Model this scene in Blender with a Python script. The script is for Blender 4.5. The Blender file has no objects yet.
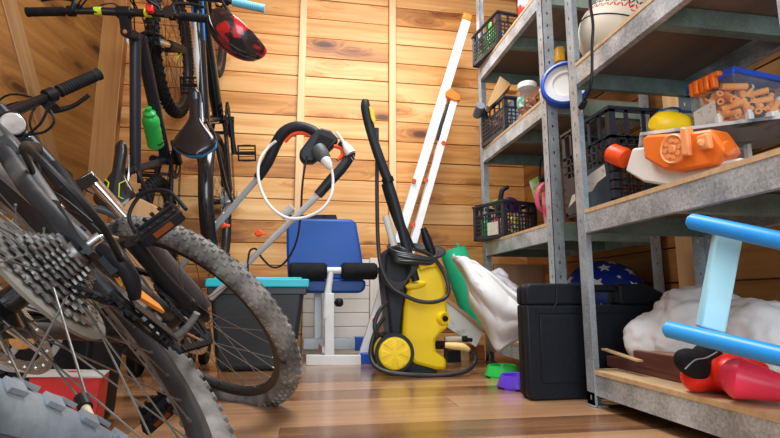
import bpy, bmesh, math, random
from math import sin, cos, pi, radians, sqrt, atan2
from mathutils import Vector, Matrix, noise
random.seed(7)
S = bpy.context.scene
V = Vector

# ------------------------------------------------------------------ camera, world, lights, exposure
CAM = V((0, 0, .30)); YAW = radians(9.5); PITCH = radians(9.0); FPX = 500.0
cd = bpy.data.cameras.new('camera'); cam = bpy.data.objects.new('camera', cd); S.collection.objects.link(cam)
cd.sensor_width = 36; cd.lens = 36 * FPX / 780; cd.clip_start = .02
cam.location = CAM; cam.rotation_euler = (radians(90) + PITCH, 0, -YAW)
S.camera = cam
W = bpy.data.worlds.new('world'); S.world = W; W.use_nodes = True
W.node_tree.nodes['Background'].inputs[0].default_value = (.80, .90, 1, 1)
W.node_tree.nodes['Background'].inputs[1].default_value = .55

def area(name, loc, rot, sx, sy, power, col=(1, 1, 1)):
    l = bpy.data.lights.new(name, 'AREA'); l.shape = 'RECTANGLE'; l.size = sx; l.size_y = sy; l.energy = power; l.color = col
    o = bpy.data.objects.new(name, l); S.collection.objects.link(o); o.location = loc; o.rotation_euler = rot
    return o
area('ceiling_light', (.30, 1.55, 2.33), (0, 0, 0), .9, 1.1, 33, (.93, .97, 1))
area('front_fill', (.15, -1.3, 1.15), (radians(84), 0, radians(-16)), 1.3, 1.6, 25, (.88, .95, 1))  # unseen soft fill light, added behind the camera
S.view_settings.view_transform = 'Standard'; S.view_settings.look = 'None'; S.view_settings.gamma = 1
S.view_settings.use_curve_mapping = False
S.view_settings.exposure = 0.75

# ------------------------------------------------------------------ helpers
FW = V((sin(YAW) * cos(PITCH), cos(YAW) * cos(PITCH), sin(PITCH))); RT = V((cos(YAW), -sin(YAW), 0)); UP = RT.cross(FW)
def at(px, py, X=None, Y=None, Z=None, D=None):
    """the point of the place seen at a pixel, on a given plane"""
    r = FW + RT * ((px - 390) / FPX) + UP * ((219 - py) / FPX)
    t = (X - CAM.x) / r.x if X is not None else (Y - CAM.y) / r.y if Y is not None else (Z - CAM.z) / r.z if Z is not None else D
    return CAM + r * t

MATS = {}
def mat(name, c, rough=.5, metal=0.0, var=.12, scale=14, bump=0.0, c2=None, thr=.5, soft=.12, spec=.5, coat=0, trans=0, ior=1.45, alpha=1):
    if name in MATS: return MATS[name]
    m = bpy.data.materials.new(name); m.use_nodes = True; MATS[name] = m
    nt = m.node_tree; N = nt.nodes; Lk = nt.links; b = N['Principled BSDF']
    b.inputs['Roughness'].default_value = rough; b.inputs['Metallic'].default_value = metal
    b.inputs['Specular IOR Level'].default_value = spec; b.inputs['IOR'].default_value = ior
    if coat: b.inputs['Coat Weight'].default_value = coat
    if trans: b.inputs['Transmission Weight'].default_value = trans
    if alpha < 1: b.inputs['Alpha'].default_value = alpha
    tc = N.new('ShaderNodeTexCoord'); nz = N.new('ShaderNodeTexNoise'); nz.inputs['Scale'].default_value = scale
    nz.inputs['Detail'].default_value = 5; Lk.new(tc.outputs['Object'], nz.inputs['Vector'])
    cr = N.new('ShaderNodeValToRGB')
    if c2:
        cr.color_ramp.elements[0].position = max(0, thr - soft); cr.color_ramp.elements[1].position = min(1, thr + soft)
        cr.color_ramp.elements[0].color = (*c, 1); cr.color_ramp.elements[1].color = (*c2, 1)
    else:
        cr.color_ramp.elements[0].position = .3; cr.color_ramp.elements[1].position = .7
        cr.color_ramp.elements[0].color = (*[x * (1 - var) for x in c], 1); cr.color_ramp.elements[1].color = (*[min(1, x * (1 + var)) for x in c], 1)
    Lk.new(nz.outputs['Fac'], cr.inputs['Fac']); Lk.new(cr.outputs['Color'], b.inputs['Base Color'])
    if bump:
        bp = N.new('ShaderNodeBump'); bp.inputs['Strength'].default_value = bump; bp.inputs['Distance'].default_value = .002
        n2 = N.new('ShaderNodeTexNoise'); n2.inputs['Scale'].default_value = scale * 6; Lk.new(tc.outputs['Object'], n2.inputs['Vector'])
        Lk.new(n2.outputs['Fac'], bp.inputs['Height']); Lk.new(bp.outputs['Normal'], b.inputs['Normal'])
    return m

def wood(name, axis, pale, mid, dark, knot=1.0, rough=.5, tone=.25, gs=1.0, coat=0):
    """boards: grain along an axis of the object, knots, every board its own tone"""
    m = bpy.data.materials.new(name); m.use_nodes = True; MATS[name] = m
    nt = m.node_tree; N = nt.nodes; Lk = nt.links; b = N['Principled BSDF']; b.inputs['Roughness'].default_value = rough
    if coat: b.inputs['Coat Weight'].default_value = coat; b.inputs['Coat Roughness'].default_value = .18
    tc = N.new('ShaderNodeTexCoord'); geo = N.new('ShaderNodeNewGeometry')
    def vm(op, *a):
        n = N.new('ShaderNodeVectorMath'); n.operation = op
        for i, x in enumerate(a):
            if hasattr(x, 'links'): Lk.new(x, n.inputs[i])
            elif isinstance(x, (int, float)): n.inputs['Scale'].default_value = x
            else: n.inputs[i].default_value = x
        return n.outputs[0]
    def mt(op, *a, clamp=False):
        n = N.new('ShaderNodeMath'); n.operation = op; n.use_clamp = clamp
        for i, x in enumerate(a):
            if hasattr(x, 'links'): Lk.new(x, n.inputs[i])
            else: n.inputs[i].default_value = x
        return n.outputs[0]
    rnd = geo.outputs['Random Per Island']
    cmb = N.new('ShaderNodeCombineXYZ')
    for i, k in enumerate((37.0, 91.0, 53.0)): Lk.new(mt('MULTIPLY', rnd, k), cmb.inputs[i])
    p = vm('ADD', tc.outputs['Object'], cmb.outputs[0])
    lo = [1, 1, 1]; 
    s_gr = [38.0 * gs] * 3; s_gr['xyz'.index(axis)] = 1.6 * gs
    s_kn = [8.0 * gs] * 3; s_kn['xyz'.index(axis)] = 2.9 * gs
    # knots
    vo = N.new('ShaderNodeTexVoronoi'); vo.feature = 'F1'; vo.inputs['Scale'].default_value = 1; vo.inputs['Randomness'].default_value = 1
    Lk.new(vm('MULTIPLY', p, tuple(s_kn)), vo.inputs['Vector'])
    d = vo.outputs['Distance']
    ksel = N.new('ShaderNodeSeparateColor'); Lk.new(vo.outputs['Color'], ksel.inputs[0])
    on = mt('LESS_THAN', ksel.outputs[0], .42 * knot)
    near = N.new('ShaderNodeMapRange'); near.inputs[1].default_value = .5; near.inputs[2].default_value = .12; Lk.new(d, near.inputs[0])
    halo = mt('MULTIPLY', near.outputs[0], on)
    core = N.new('ShaderNodeMapRange'); core.inputs[1].default_value = .17; core.inputs[2].default_value = .10; Lk.new(d, core.inputs[0])
    corem = mt('MULTIPLY', core.outputs[0], on)
    # grain bent round the knots
    g0 = N.new('ShaderNodeTexNoise'); g0.inputs['Scale'].default_value = 1; g0.inputs['Detail'].default_value = 6; g0.inputs['Distortion'].default_value = .6
    gp = vm('MULTIPLY', p, tuple(s_gr))
    sc = N.new('ShaderNodeVectorMath'); sc.operation = 'SCALE'; sc.inputs[0].default_value = (2.2, 2.2, 2.2); Lk.new(halo, sc.inputs['Scale'])
    Lk.new(vm('ADD', gp, sc.outputs[0]), g0.inputs['Vector'])
    g1 = N.new('ShaderNodeTexNoise'); g1.inputs['Scale'].default_value = 1; g1.inputs['Detail'].default_value = 3
    s2 = [9.0 * gs] * 3; s2['xyz'.index(axis)] = .9 * gs
    Lk.new(vm('MULTIPLY', p, tuple(s2)), g1.inputs['Vector'])
    fac = mt('ADD', mt('MULTIPLY', g0.outputs['Fac'], .55), mt('MULTIPLY', g1.outputs['Fac'], .55))
    fac = mt('ADD', fac, mt('MULTIPLY', mt('SUBTRACT', rnd, .5), tone * 2))
    fac = mt('ADD', fac, mt('MULTIPLY', halo, .26))
    cr = N.new('ShaderNodeValToRGB'); e = cr.color_ramp.elements
    e[0].position = .30; e[0].color = (*pale, 1); e[1].position = .92; e[1].color = (*dark, 1)
    x = e.new(.60); x.color = (*mid, 1)
    Lk.new(fac, cr.inputs['Fac'])
    mx = N.new('ShaderNodeMix'); mx.data_type = 'RGBA'; Lk.new(mt('MULTIPLY', corem, .8), mx.inputs[0]); Lk.new(cr.outputs['Color'], mx.inputs[6])
    mx.inputs[7].default_value = (*[c * .28 for c in dark], 1)
    Lk.new(mx.outputs[2], b.inputs['Base Color'])
    bp = N.new('ShaderNodeBump'); bp.inputs['Strength'].default_value = .25; bp.inputs['Distance'].default_value = .002
    Lk.new(g0.outputs['Fac'], bp.inputs['Height']); Lk.new(bp.outputs['Normal'], b.inputs['Normal'])
    return m

def galv(name, base=(.46, .53, .58), rough=.40, metal=.45, lo=.72, white=0.0, sc=260):
    m = bpy.data.materials.new(name); m.use_nodes = True; MATS[name] = m
    nt = m.node_tree; N = nt.nodes; Lk = nt.links; b = N['Principled BSDF']
    b.inputs['Metallic'].default_value = metal; b.inputs['Roughness'].default_value = rough
    tc = N.new('ShaderNodeTexCoord'); vo = N.new('ShaderNodeTexVoronoi'); vo.inputs['Scale'].default_value = sc
    Lk.new(tc.outputs['Object'], vo.inputs['Vector'])
    nz = N.new('ShaderNodeTexNoise'); nz.inputs['Scale'].default_value = 13; nz.inputs['Detail'].default_value = 6; Lk.new(tc.outputs['Object'], nz.inputs['Vector'])
    sp = N.new('ShaderNodeSeparateColor'); Lk.new(vo.outputs['Color'], sp.inputs[0])
    ad = N.new('ShaderNodeMath'); ad.operation = 'MULTIPLY_ADD'; Lk.new(sp.outputs[0], ad.inputs[0]); ad.inputs[1].default_value = .22; Lk.new(nz.outputs['Fac'], ad.inputs[2])
    cr = N.new('ShaderNodeValToRGB'); e = cr.color_ramp.elements
    e[0].position = .42; e[0].color = (*[c * lo for c in base], 1); e[1].position = .95; e[1].color = (*[min(1, c * 1.35 + white) for c in base], 1)
    Lk.new(ad.outputs[0], cr.inputs['Fac']); Lk.new(cr.outputs['Color'], b.inputs['Base Color'])
    return m

class MB:
    """collects shapes (in world or in the thing's own coordinates) and links them as ONE mesh object"""
    def __init__(s): s.v = []; s.f = []; s.m = []
    def add(s, vs, fs, m=0):
        o = len(s.v); s.v += [V(p) for p in vs]; s.f += [tuple(i + o for i in f) for f in fs]; s.m += [m] * len(fs); return s
    def box(s, c, sz, R=None, m=0):
        c = V(c); R = R or Matrix.Identity(3); h = [x / 2 for x in sz]
        vs = [c + R @ V((x * h[0], y * h[1], z * h[2])) for x in (-1, 1) for y in (-1, 1) for z in (-1, 1)]
        return s.add(vs, [(0, 1, 3, 2), (4, 6, 7, 5), (0, 4, 5, 1), (2, 3, 7, 6), (0, 2, 6, 4), (1, 5, 7, 3)], m)
    def bar(s, a, b, w, t, up=(0, 0, 1), m=0):
        a, b = V(a), V(b); y = (b - a).normalized(); z = V(up); z = (z - y * z.dot(y)).normalized(); x = y.cross(z)
        R = Matrix((x, y, z)).transposed(); return s.box((a + b) / 2, (w, (b - a).length, t), R, m)
    def tube(s, pts, r, n=10, closed=False, m=0, smooth=0, flat=1.0):
        P = [V(p) for p in pts]
        rr = list(r) if hasattr(r, '__len__') else [r] * len(P)
        if smooth:
            Q = []; q = []; L = len(P); rng = range(L if closed else L - 1)
            for i in rng:
                g = lambda k: P[k % L] if closed else P[max(0, min(L - 1, k))]
                gr = lambda k: rr[k % L] if closed else rr[max(0, min(L - 1, k))]
                a, b, c, d = g(i - 1), g(i), g(i + 1), g(i + 2)
                for j in range(smooth):
                    t = j / smooth
                    Q.append(.5 * (2 * b + (c - a) * t + (2 * a - 5 * b + 4 * c - d) * t * t + (3 * b - a - 3 * c + d) * t ** 3)); q.append(gr(i) * (1 - t) + gr(i + 1) * t)
            if not closed: Q.append(P[-1]); q.append(rr[-1])
            P, rr = Q, q
        L = len(P); T = []
        for i in range(L):
            a = P[(i - 1) % L] if closed or i else P[0]; b = P[(i + 1) % L] if closed or i < L - 1 else P[-1]
            t = (b - a); T.append(t.normalized() if t.length > 1e-9 else V((0, 0, 1)))
        u = T[0].orthogonal().normalized(); vs = []
        for i in range(L):
            u = u - T[i] * u.dot(T[i]); u = u.normalized() if u.length > 1e-6 else T[i].orthogonal().normalized(); w = T[i].cross(u)
            for k in range(n):
                a = 2 * pi * k / n; vs.append(P[i] + (u * cos(a) + w * sin(a) * flat) * rr[i])
        fs = []
        for i in range(L if closed else L - 1):
            j = (i + 1) % L
            for k in range(n): k2 = (k + 1) % n; fs.append((i * n + k, i * n + k2, j * n + k2, j * n + k))
        if not closed: fs += [tuple(range(n))[::-1], tuple((L - 1) * n + k for k in range(n))]
        return s.add(vs, fs, m)
    def cyl(s, a, b, r0, r1=None, n=20, m=0): return s.tube([a, b], [r0, r0 if r1 is None else r1], n, m=m)
    def lathe(s, prof, o=(0, 0, 0), ax=(0, 0, 1), n=28, m=0, closed=False):
        o = V(o); z = V(ax).normalized(); x = z.orthogonal().normalized(); y = z.cross(x); vs = []; L = len(prof)
        for r, h in prof:
            for k in range(n): a = 2 * pi * k / n; vs.append(o + z * h + (x * cos(a) + y * sin(a)) * max(r, 1e-5))
        fs = []
        for i in range(L if closed else L - 1):
            j = (i + 1) % L
            for k in range(n): k2 = (k + 1) % n; fs.append((i * n + k, i * n + k2, j * n + k2, j * n + k))
        if not closed: fs += [tuple(range(n))[::-1], tuple((L - 1) * n + k for k in range(n))]
        return s.add(vs, fs, m)
    def prism(s, poly, d, m=0):
        """closed outline of 3-D points pushed along the vector d"""
        P = [V(p) for p in poly]; d = V(d); n = len(P)
        return s.add(P + [p + d for p in P], [tuple(range(n))[::-1], tuple(range(n, 2 * n))] + [(i, (i + 1) % n, n + (i + 1) % n, n + i) for i in range(n)], m)
    def sphere(s, c, r, R=None, n=20, k=12, m=0, fn=None):
        c = V(c); r = V((r, r, r)) if not hasattr(r, '__len__') else V(r); R = R or Matrix.Identity(3); vs = []
        for i in range(1, k):
            th = pi * i / k
            for j in range(n):
                a = 2 * pi * j / n; q = V((sin(th) * cos(a), sin(th) * sin(a), cos(th)))
                if fn: q = fn(q)
                vs.append(c + R @ V((q.x * r.x, q.y * r.y, q.z * r.z)))
        top = V((0, 0, 1)); bot = V((0, 0, -1))
        if fn: top, bot = fn(top), fn(bot)
        vs += [c + R @ V((top.x * r.x, top.y * r.y, top.z * r.z)), c + R @ V((bot.x * r.x, bot.y * r.y, bot.z * r.z))]
        a, b = len(vs) - 2, len(vs) - 1; fs = []
        for i in range(k - 2):
            for j in range(n): j2 = (j + 1) % n; fs.append((i * n + j, (i + 1) * n + j, (i + 1) * n + j2, i * n + j2))
        for j in range(n): j2 = (j + 1) % n; fs += [(a, j, j2), (b, (k - 2) * n + j2, (k - 2) * n + j)]
        return s.add(vs, fs, m)
    def build(s, name, mats, parent=None, bevel=0, sub=0, ang=35, remesh=0, smooth_it=0, base=True):
        me = bpy.data.meshes.new(name); M = Matrix.Identity(4)
        if parent is not None:
            q = parent
            while q.parent: q = q.parent
            M = q.matrix_local.copy() if q.type == 'EMPTY' else Matrix.Translation(q.location)
        elif base:
            xs = [p.x for p in s.v]; ys = [p.y for p in s.v]; zs = [p.z for p in s.v]
            M = Matrix.Translation(((min(xs) + max(xs)) / 2, (min(ys) + max(ys)) / 2, min(zs)))
        I = M.inverted()
        me.from_pydata([I @ p for p in s.v], [], s.f); me.polygons.foreach_set('material_index', s.m); me.update()
        bm = bmesh.new(); bm.from_mesh(me); bmesh.ops.recalc_face_normals(bm, faces=bm.faces); bm.to_mesh(me); bm.free()
        for x in (mats if isinstance(mats, (list, tuple)) else [mats]): me.materials.append(x)
        me.polygons.foreach_set('use_smooth', [True] * len(me.polygons))
        if not remesh and not sub: me.set_sharp_from_angle(angle=radians(ang))
        o = bpy.data.objects.new(name, me); S.collection.objects.link(o)
        if parent is not None: o.parent = parent
        else: o.matrix_world = M
        if remesh:
            r = o.modifiers.new('remesh', 'REMESH'); r.mode = 'VOXEL'; r.voxel_size = remesh; r.use_smooth_shade = True
            sm = o.modifiers.new('smooth', 'SMOOTH'); sm.iterations = smooth_it or 4; sm.factor = .6
        if bevel:
            b = o.modifiers.new('bevel', 'BEVEL'); b.width = bevel; b.segments = 2; b.limit_method = 'ANGLE'; b.angle_limit = radians(40); b.harden_normals = False
        if sub:
            b = o.modifiers.new('sub', 'SUBSURF'); b.levels = sub; b.render_levels = sub
        return o

def tag(o, label, cat, group=None):
    o['label'] = label; o['category'] = cat
    if group: o['group'] = group
    return o
def struct(o): o['kind'] = 'structure'; return o
def thing(name, loc, label, cat, group=None, M=None):
    o = bpy.data.objects.new(name, None); S.collection.objects.link(o); o.empty_display_size = .05
    if M is not None: o.matrix_local = M
    else: o.location = loc
    bpy.context.view_layer.update()
    return tag(o, label, cat, group)
def copy_tree(o, parent=None):
    c = o.copy(); S.collection.objects.link(c); c.parent = parent
    for ch in o.children: copy_tree(ch, c)
    return c
def basis(x, y, z, o=(0, 0, 0)):
    M = Matrix((x, y, z)).transposed().to_4x4(); M.translation = V(o); return M
def px(pts, Y): return [at(x, y, Y=Y) for x, y in pts]

# ------------------------------------------------------------------ materials
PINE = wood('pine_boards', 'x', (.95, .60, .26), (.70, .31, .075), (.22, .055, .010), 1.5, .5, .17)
PINEY = wood('pine_boards_side', 'y', (.47, .23, .06), (.28, .115, .025), (.075, .025, .006), 1.1, .5, .20)  # darker copy of the pine: dim light on the side walls put into its colour
PINEZ = wood('pine_post', 'z', (.62, .34, .12), (.46, .21, .06), (.20, .07, .02), .8, .5, .1)
PALEZ = wood('pale_batten', 'z', (.95, .68, .38), (.84, .52, .25), (.45, .2, .07), .8, .5, .08)
PLANKG = wood('grey_brace_wood', 'z', (.50, .30, .13), (.36, .19, .075), (.14, .06, .02), 1.0, .6, .1)
FLOOR = wood('laminate_floor', 'x', (.52, .30, .155), (.35, .175, .08), (.13, .055, .024), .6, .24, .24, .8, .3)
SHELFB = mat('chipboard_edge', (.62, .42, .22), .7, var=.15, scale=60)
MDF = wood('shelf_board', 'y', (.30, .23, .18), (.22, .17, .13), (.16, .115, .09), 0, .6, .05)
BSHELF = mat('bottom_shelf_board', (.62, .43, .24), .55, var=.08, scale=30)
GALV = galv('galvanised_steel')
GALVL = galv('galvanised_steel_beam', (.55, .62, .66), .36, .45, .62, .10, 200)
GALVG = galv('galvanised_cross_beam', (.24, .34, .31), .5, .3, .75)  # green cast of reflected light put into the steel's colour
STEEL = mat('bright_steel', (.72, .72, .72), .25, .9, .1)
CHROME = mat('chrome', (.8, .8, .8), .12, 1, .03)
ALU = mat('ladder_aluminium', (.84, .84, .84), .42, .35, .05)
BLK = mat('black_plastic', (.011, .012, .015), .42, var=.2, spec=.25)
BLKG = mat('black_gloss', (.012, .013, .016), .18, var=.2, coat=.4)
BLKM = mat('black_matt', (.012, .012, .014), .8, var=.3, spec=.25, scale=40)
CHAR = mat('charcoal_plastic', (.020, .024, .030), .45, var=.15, spec=.25)
RUB = mat('tyre_rubber', (.016, .016, .017), .8, var=.3, spec=.25, scale=30)
DUSTY = mat('dusty_tyre', (.03, .03, .03), .9, c2=(.30, .29, .27), thr=.47, soft=.18, scale=16, bump=.4)
AMB = mat('amber_reflector', (.20, .045, .008), .35)
BLKF = mat('black_frame', (.014, .016, .019), .35, spec=.35, c2=(.05, .05, .048), thr=.62, soft=.1, scale=14)
DUSTF = mat('dusty_frame', (.022, .026, .030), .5, c2=(.17, .168, .155), thr=.58, soft=.16, scale=12)
PALET = mat('mud_dried_tyre', (.085, .11, .13), .9, c2=(.26, .30, .33), thr=.5, soft=.15, scale=18, bump=.5)
RIM = mat('wheel_rim', (.03, .03, .033), .4, .2)
SPK = mat('spoke_steel', (.20, .195, .18), .4, .7)
SPKD = mat('dark_spoke_steel', (.10, .10, .10), .35, .6)
RED = mat('red_plastic', (.75, .02, .015), .35)
ORG = mat('orange_plastic', (.95, .20, .02), .4, var=.05)
ORGR = mat('red_orange_plastic', (.90, .09, .015), .4, var=.05)
YEL = mat('washer_yellow', (.98, .68, .01), .38, var=.04, scale=6)
LIME = mat('lime_accent', (.65, .80, .02), .45)
BLUE = mat('bench_blue', (.002, .075, .36), .45, var=.12, scale=4)
BLUEC = mat('blue_cap', (.01, .09, .50), .35)
TURQ = mat('turquoise_plastic', (.02, .60, .72), .35, var=.05)
WHT = mat('white_paint', (.80, .81, .80), .4, var=.04)
WHTP = mat('white_plastic', (.85, .84, .80), .35, var=.04)
SILV = mat('silver_paint', (.50, .54, .57), .35, .4, .06)
GRN = mat('green_foam', (.01, .42, .20), .7, var=.1, scale=20)
GRNB = mat('green_plastic', (.03, .62, .10), .3, var=.05)
PUR = mat('purple_plastic', (.13, .05, .62), .3, var=.05)
CARD = mat('cardboard', (.62, .38, .17), .8, var=.08)
GLOVE = mat('red_leather', (.85, .025, .012), .35, var=.08)
PINKR = mat('pinkish_red_plastic', (.90, .04, .10), .35, var=.05)
LBL = mat('light_blue_plastic', (.42, .78, .92), .4, var=.05)
MBL = mat('sky_blue_plastic', (.02, .30, .85), .35, c2=(.05, .42, .92), thr=.5, soft=.2, scale=5)
RBL = mat('royal_blue_plastic', (.02, .10, .62), .35, var=.05)
GLASS = mat('clear_plastic', (.95, .97, 1), .06, trans=.0, alpha=.06, var=.01)
LEDG = mat('lamp_lens', (.72, .75, .76), .15, .4, .1, scale=60)

# ------------------------------------------------------------------ the room
WY = 2.85
Lc = V((-1.17, WY, 0)); ld = V((-sin(radians(10.6)), -cos(radians(10.6)), 0))
b = MB(); y = 0.0; k = 0
rx0, rx1 = -2.4, 1.9
y = -.6
while y < 3.2:
    x = rx0 - random.random() * 1.0
    while x < rx1:
        L = 1.22
        b.box((x + L / 2, y + .0775, -.006), (L - .0015, .1535, .012)); x += L
    y += .155
struct(b.build('floor', FLOOR, base=False))
b = MB(); z = -.02; ph = .125
while z < 2.4:
    x = -2.3 if int(z / ph) % 2 else -1.3
    cuts = [-1.30, -.075, .468, 1.44]
    for i in range(3):
        b.box(((cuts[i] + cuts[i + 1]) / 2, WY + .0125, z + ph / 2), (cuts[i + 1] - cuts[i] - .001, .025, ph - .0035))
    z += ph
b.box((0, WY + .03, 1.2), (3.0, .008, 2.44))
struct(b.build('wall_back', PINE, bevel=.003, base=False))
# left wall, turned a little; its own frame runs along y
Ml = basis(ld.cross(V((0, 0, 1))), -ld, V((0, 0, 1)), Lc)
b = MB(); z = -.02
while z < 2.4:
    b.box((-.0125, -1.9, z + ph / 2), (.025, 3.8, ph - .0035)); z += ph
b.box((-.03, -1.9, 1.2), (.008, 3.8, 2.44))
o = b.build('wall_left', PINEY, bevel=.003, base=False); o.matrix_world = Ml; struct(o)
RX = 1.32
b = MB(); z = -.02
while z < 2.4:
    b.box((RX + .0125, .9, z + ph / 2), (.025, 4.0, ph - .0035)); z += ph
b.box((RX + .03, .9, 1.2), (.008, 4.0, 2.44))
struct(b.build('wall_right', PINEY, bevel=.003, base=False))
b = MB()
for i in range(30): b.box((-.1, -.95 + i * .13, 2.42), (3.6, .127, .02))
struct(b.build('ceiling', PINE, base=False))
for i, (x0, w, d, mt_) in enumerate([(-1.155, .125, .06, PINEZ), (-.075, .042, .03, PALEZ), (.468, .042, .03, PALEZ)]):
    struct(MB().box((x0 + w / 2, WY - d / 2, 1.2), (w, d, 2.4)).build('trim_%d' % (i + 1), mt_, bevel=.003))
struct(MB().box((RX - .03, 1.47, 1.2), (.06, .14, 2.4)).build('trim_4', PALEZ, bevel=.003))
# diagonal brace on the left wall
def wl(px_, py_, off):      # where a pixel meets the left wall plane, lifted off it
    n = V((-ld.y, ld.x, 0)); n = n if n.x > 0 else -n
    r = FW + RT * ((px_ - 390) / FPX) + UP * ((219 - py_) / FPX)
    t = ((Lc + n * off) - CAM).dot(n) / r.dot(n); return CAM + r * t
n_l = V((-ld.y, ld.x, 0)); n_l = n_l if n_l.x > 0 else -n_l
p0, p1 = wl(5, 0, .022), wl(36, 112, .022); dd = (p1 - p0).normalized()
zb = -.0; t0 = (2.3 - p0.z) / dd.z; t1 = (.06 - p0.z) / dd.z
o = MB().bar(V((0, 0, 0)), V((0, 0, (t1 - t0))), .085, .04, (0, 1, 0)).build('trim_5', PLANKG, base=False, bevel=.003)
zz = dd; yy = n_l; xx = yy.cross(zz); yy = zz.cross(xx); o.matrix_world = basis(xx, yy, zz, p0 + dd * t0); struct(o)

# ------------------------------------------------------------------ steel shelving
def shelving(label, x0, x1, y0, y1, tiers, top, mid=True):
    t = thing('shelving_unit', ((x0 + x1) / 2, (y0 + y1) / 2, 0), label, 'shelves', 'steel shelving units')
    w = .042; th = .0022
    for (x, sx) in ((x0, 1), (x1, -1)):
        for (y, sy) in ((y0, 1), (y1, -1)):
            b = MB()
            # L-shaped post with rows of punched slots along both flanges
            n = int(top / .05)
            def flange(face):
                for k in range(n):
                    za, zb = k * .05, (k + 1) * .05
                    for (u0, u1, c0, c1) in ((0, .018, za, zb), (.024, w, za, zb), (.018, .024, za, za + .019), (.018, .024, za + .031, zb)):
                        if face: b.box((x + sx * th / 2, y + sy * (u0 + u1) / 2, (c0 + c1) / 2), (th, u1 - u0, c1 - c0))
                        else: b.box((x + sx * (u0 + u1) / 2, y + sy * th / 2, (c0 + c1) / 2), (u1 - u0, th, c1 - c0))
            flange(True); flange(False)
            p = b.build('post', GALV, t)
            f = MB().box((x + sx * .018, y + sy * .018, .0025), (.044, .044, .005)).box((x + sx * .004, y + sy * .02, .02), (.008, .04, .04))
            f.build('foot', GALV, p, bevel=.001)
    for z in tiers:
        bh = .062; zt = z - .009
        for (xa, s_) in ((x0, 1), (x1, -1)):
            b = MB()
            b.box((xa + s_ * .004, (y0 + y1) / 2, zt - bh / 2 + .004), (.0025, y1 - y0 - .006, bh))
            b.box((xa + s_ * .013, (y0 + y1) / 2, zt - bh + .005), (.018, y1 - y0 - .01, .002))
            b.box((xa + s_ * .013, (y0 + y1) / 2, zt), (.018, y1 - y0 - .01, .002))
            b.build('beam', GALVL, t)
        for (ya, s_) in ((y0, 1), (y1, -1)):
            b = MB()
            b.box(((x0 + x1) / 2, ya + s_ * .004, zt - bh / 2 + .004), (x1 - x0 - .006, .0025, bh))
            b.box(((x0 + x1) / 2, ya + s_ * .013, zt - bh + .005), (x1 - x0 - .01, .018, .002))
            b.build('end_beam', GALVG, t)
        if mid:
            ym = (y0 + y1) / 2
            b = MB().box(((x0 + x1) / 2, ym, zt - .028), (x1 - x0 - .012, .03, .050))
            b.build('cross_beam', GALVG, t)
        b = MB().box(((x0 + x1) / 2, (y0 + y1) / 2, z - .0045), (x1 - x0 - .008, y1 - y0 - .008, .009))
        b.build('shelf_board', [BSHELF if z < .2 else MDF], t, bevel=.001)
        e = MB().box((x0 + .0035, (y0 + y1) / 2, z - .0045), (.005, y1 - y0 - .075, .011))
        e.build('board_edge', SHELFB, t)
    return t
NX0, NX1, NY0, NY1 = .800, 1.225, .64, 1.374
FX0, FX1, FY0, FY1 = .861, 1.285, 1.64, 2.36
shelving('galvanised shelving unit nearest on the right, holding the toy blaster and the boxing glove', NX0, NX1, NY0, NY1, (.100, .556, 1.014, 1.47), 2.0)
shelving('galvanised shelving unit by the pine back wall, holding three small black crates', FX0, FX1, FY0, FY1, (.120, .570, 1.042, 1.482), 2.0)

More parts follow.
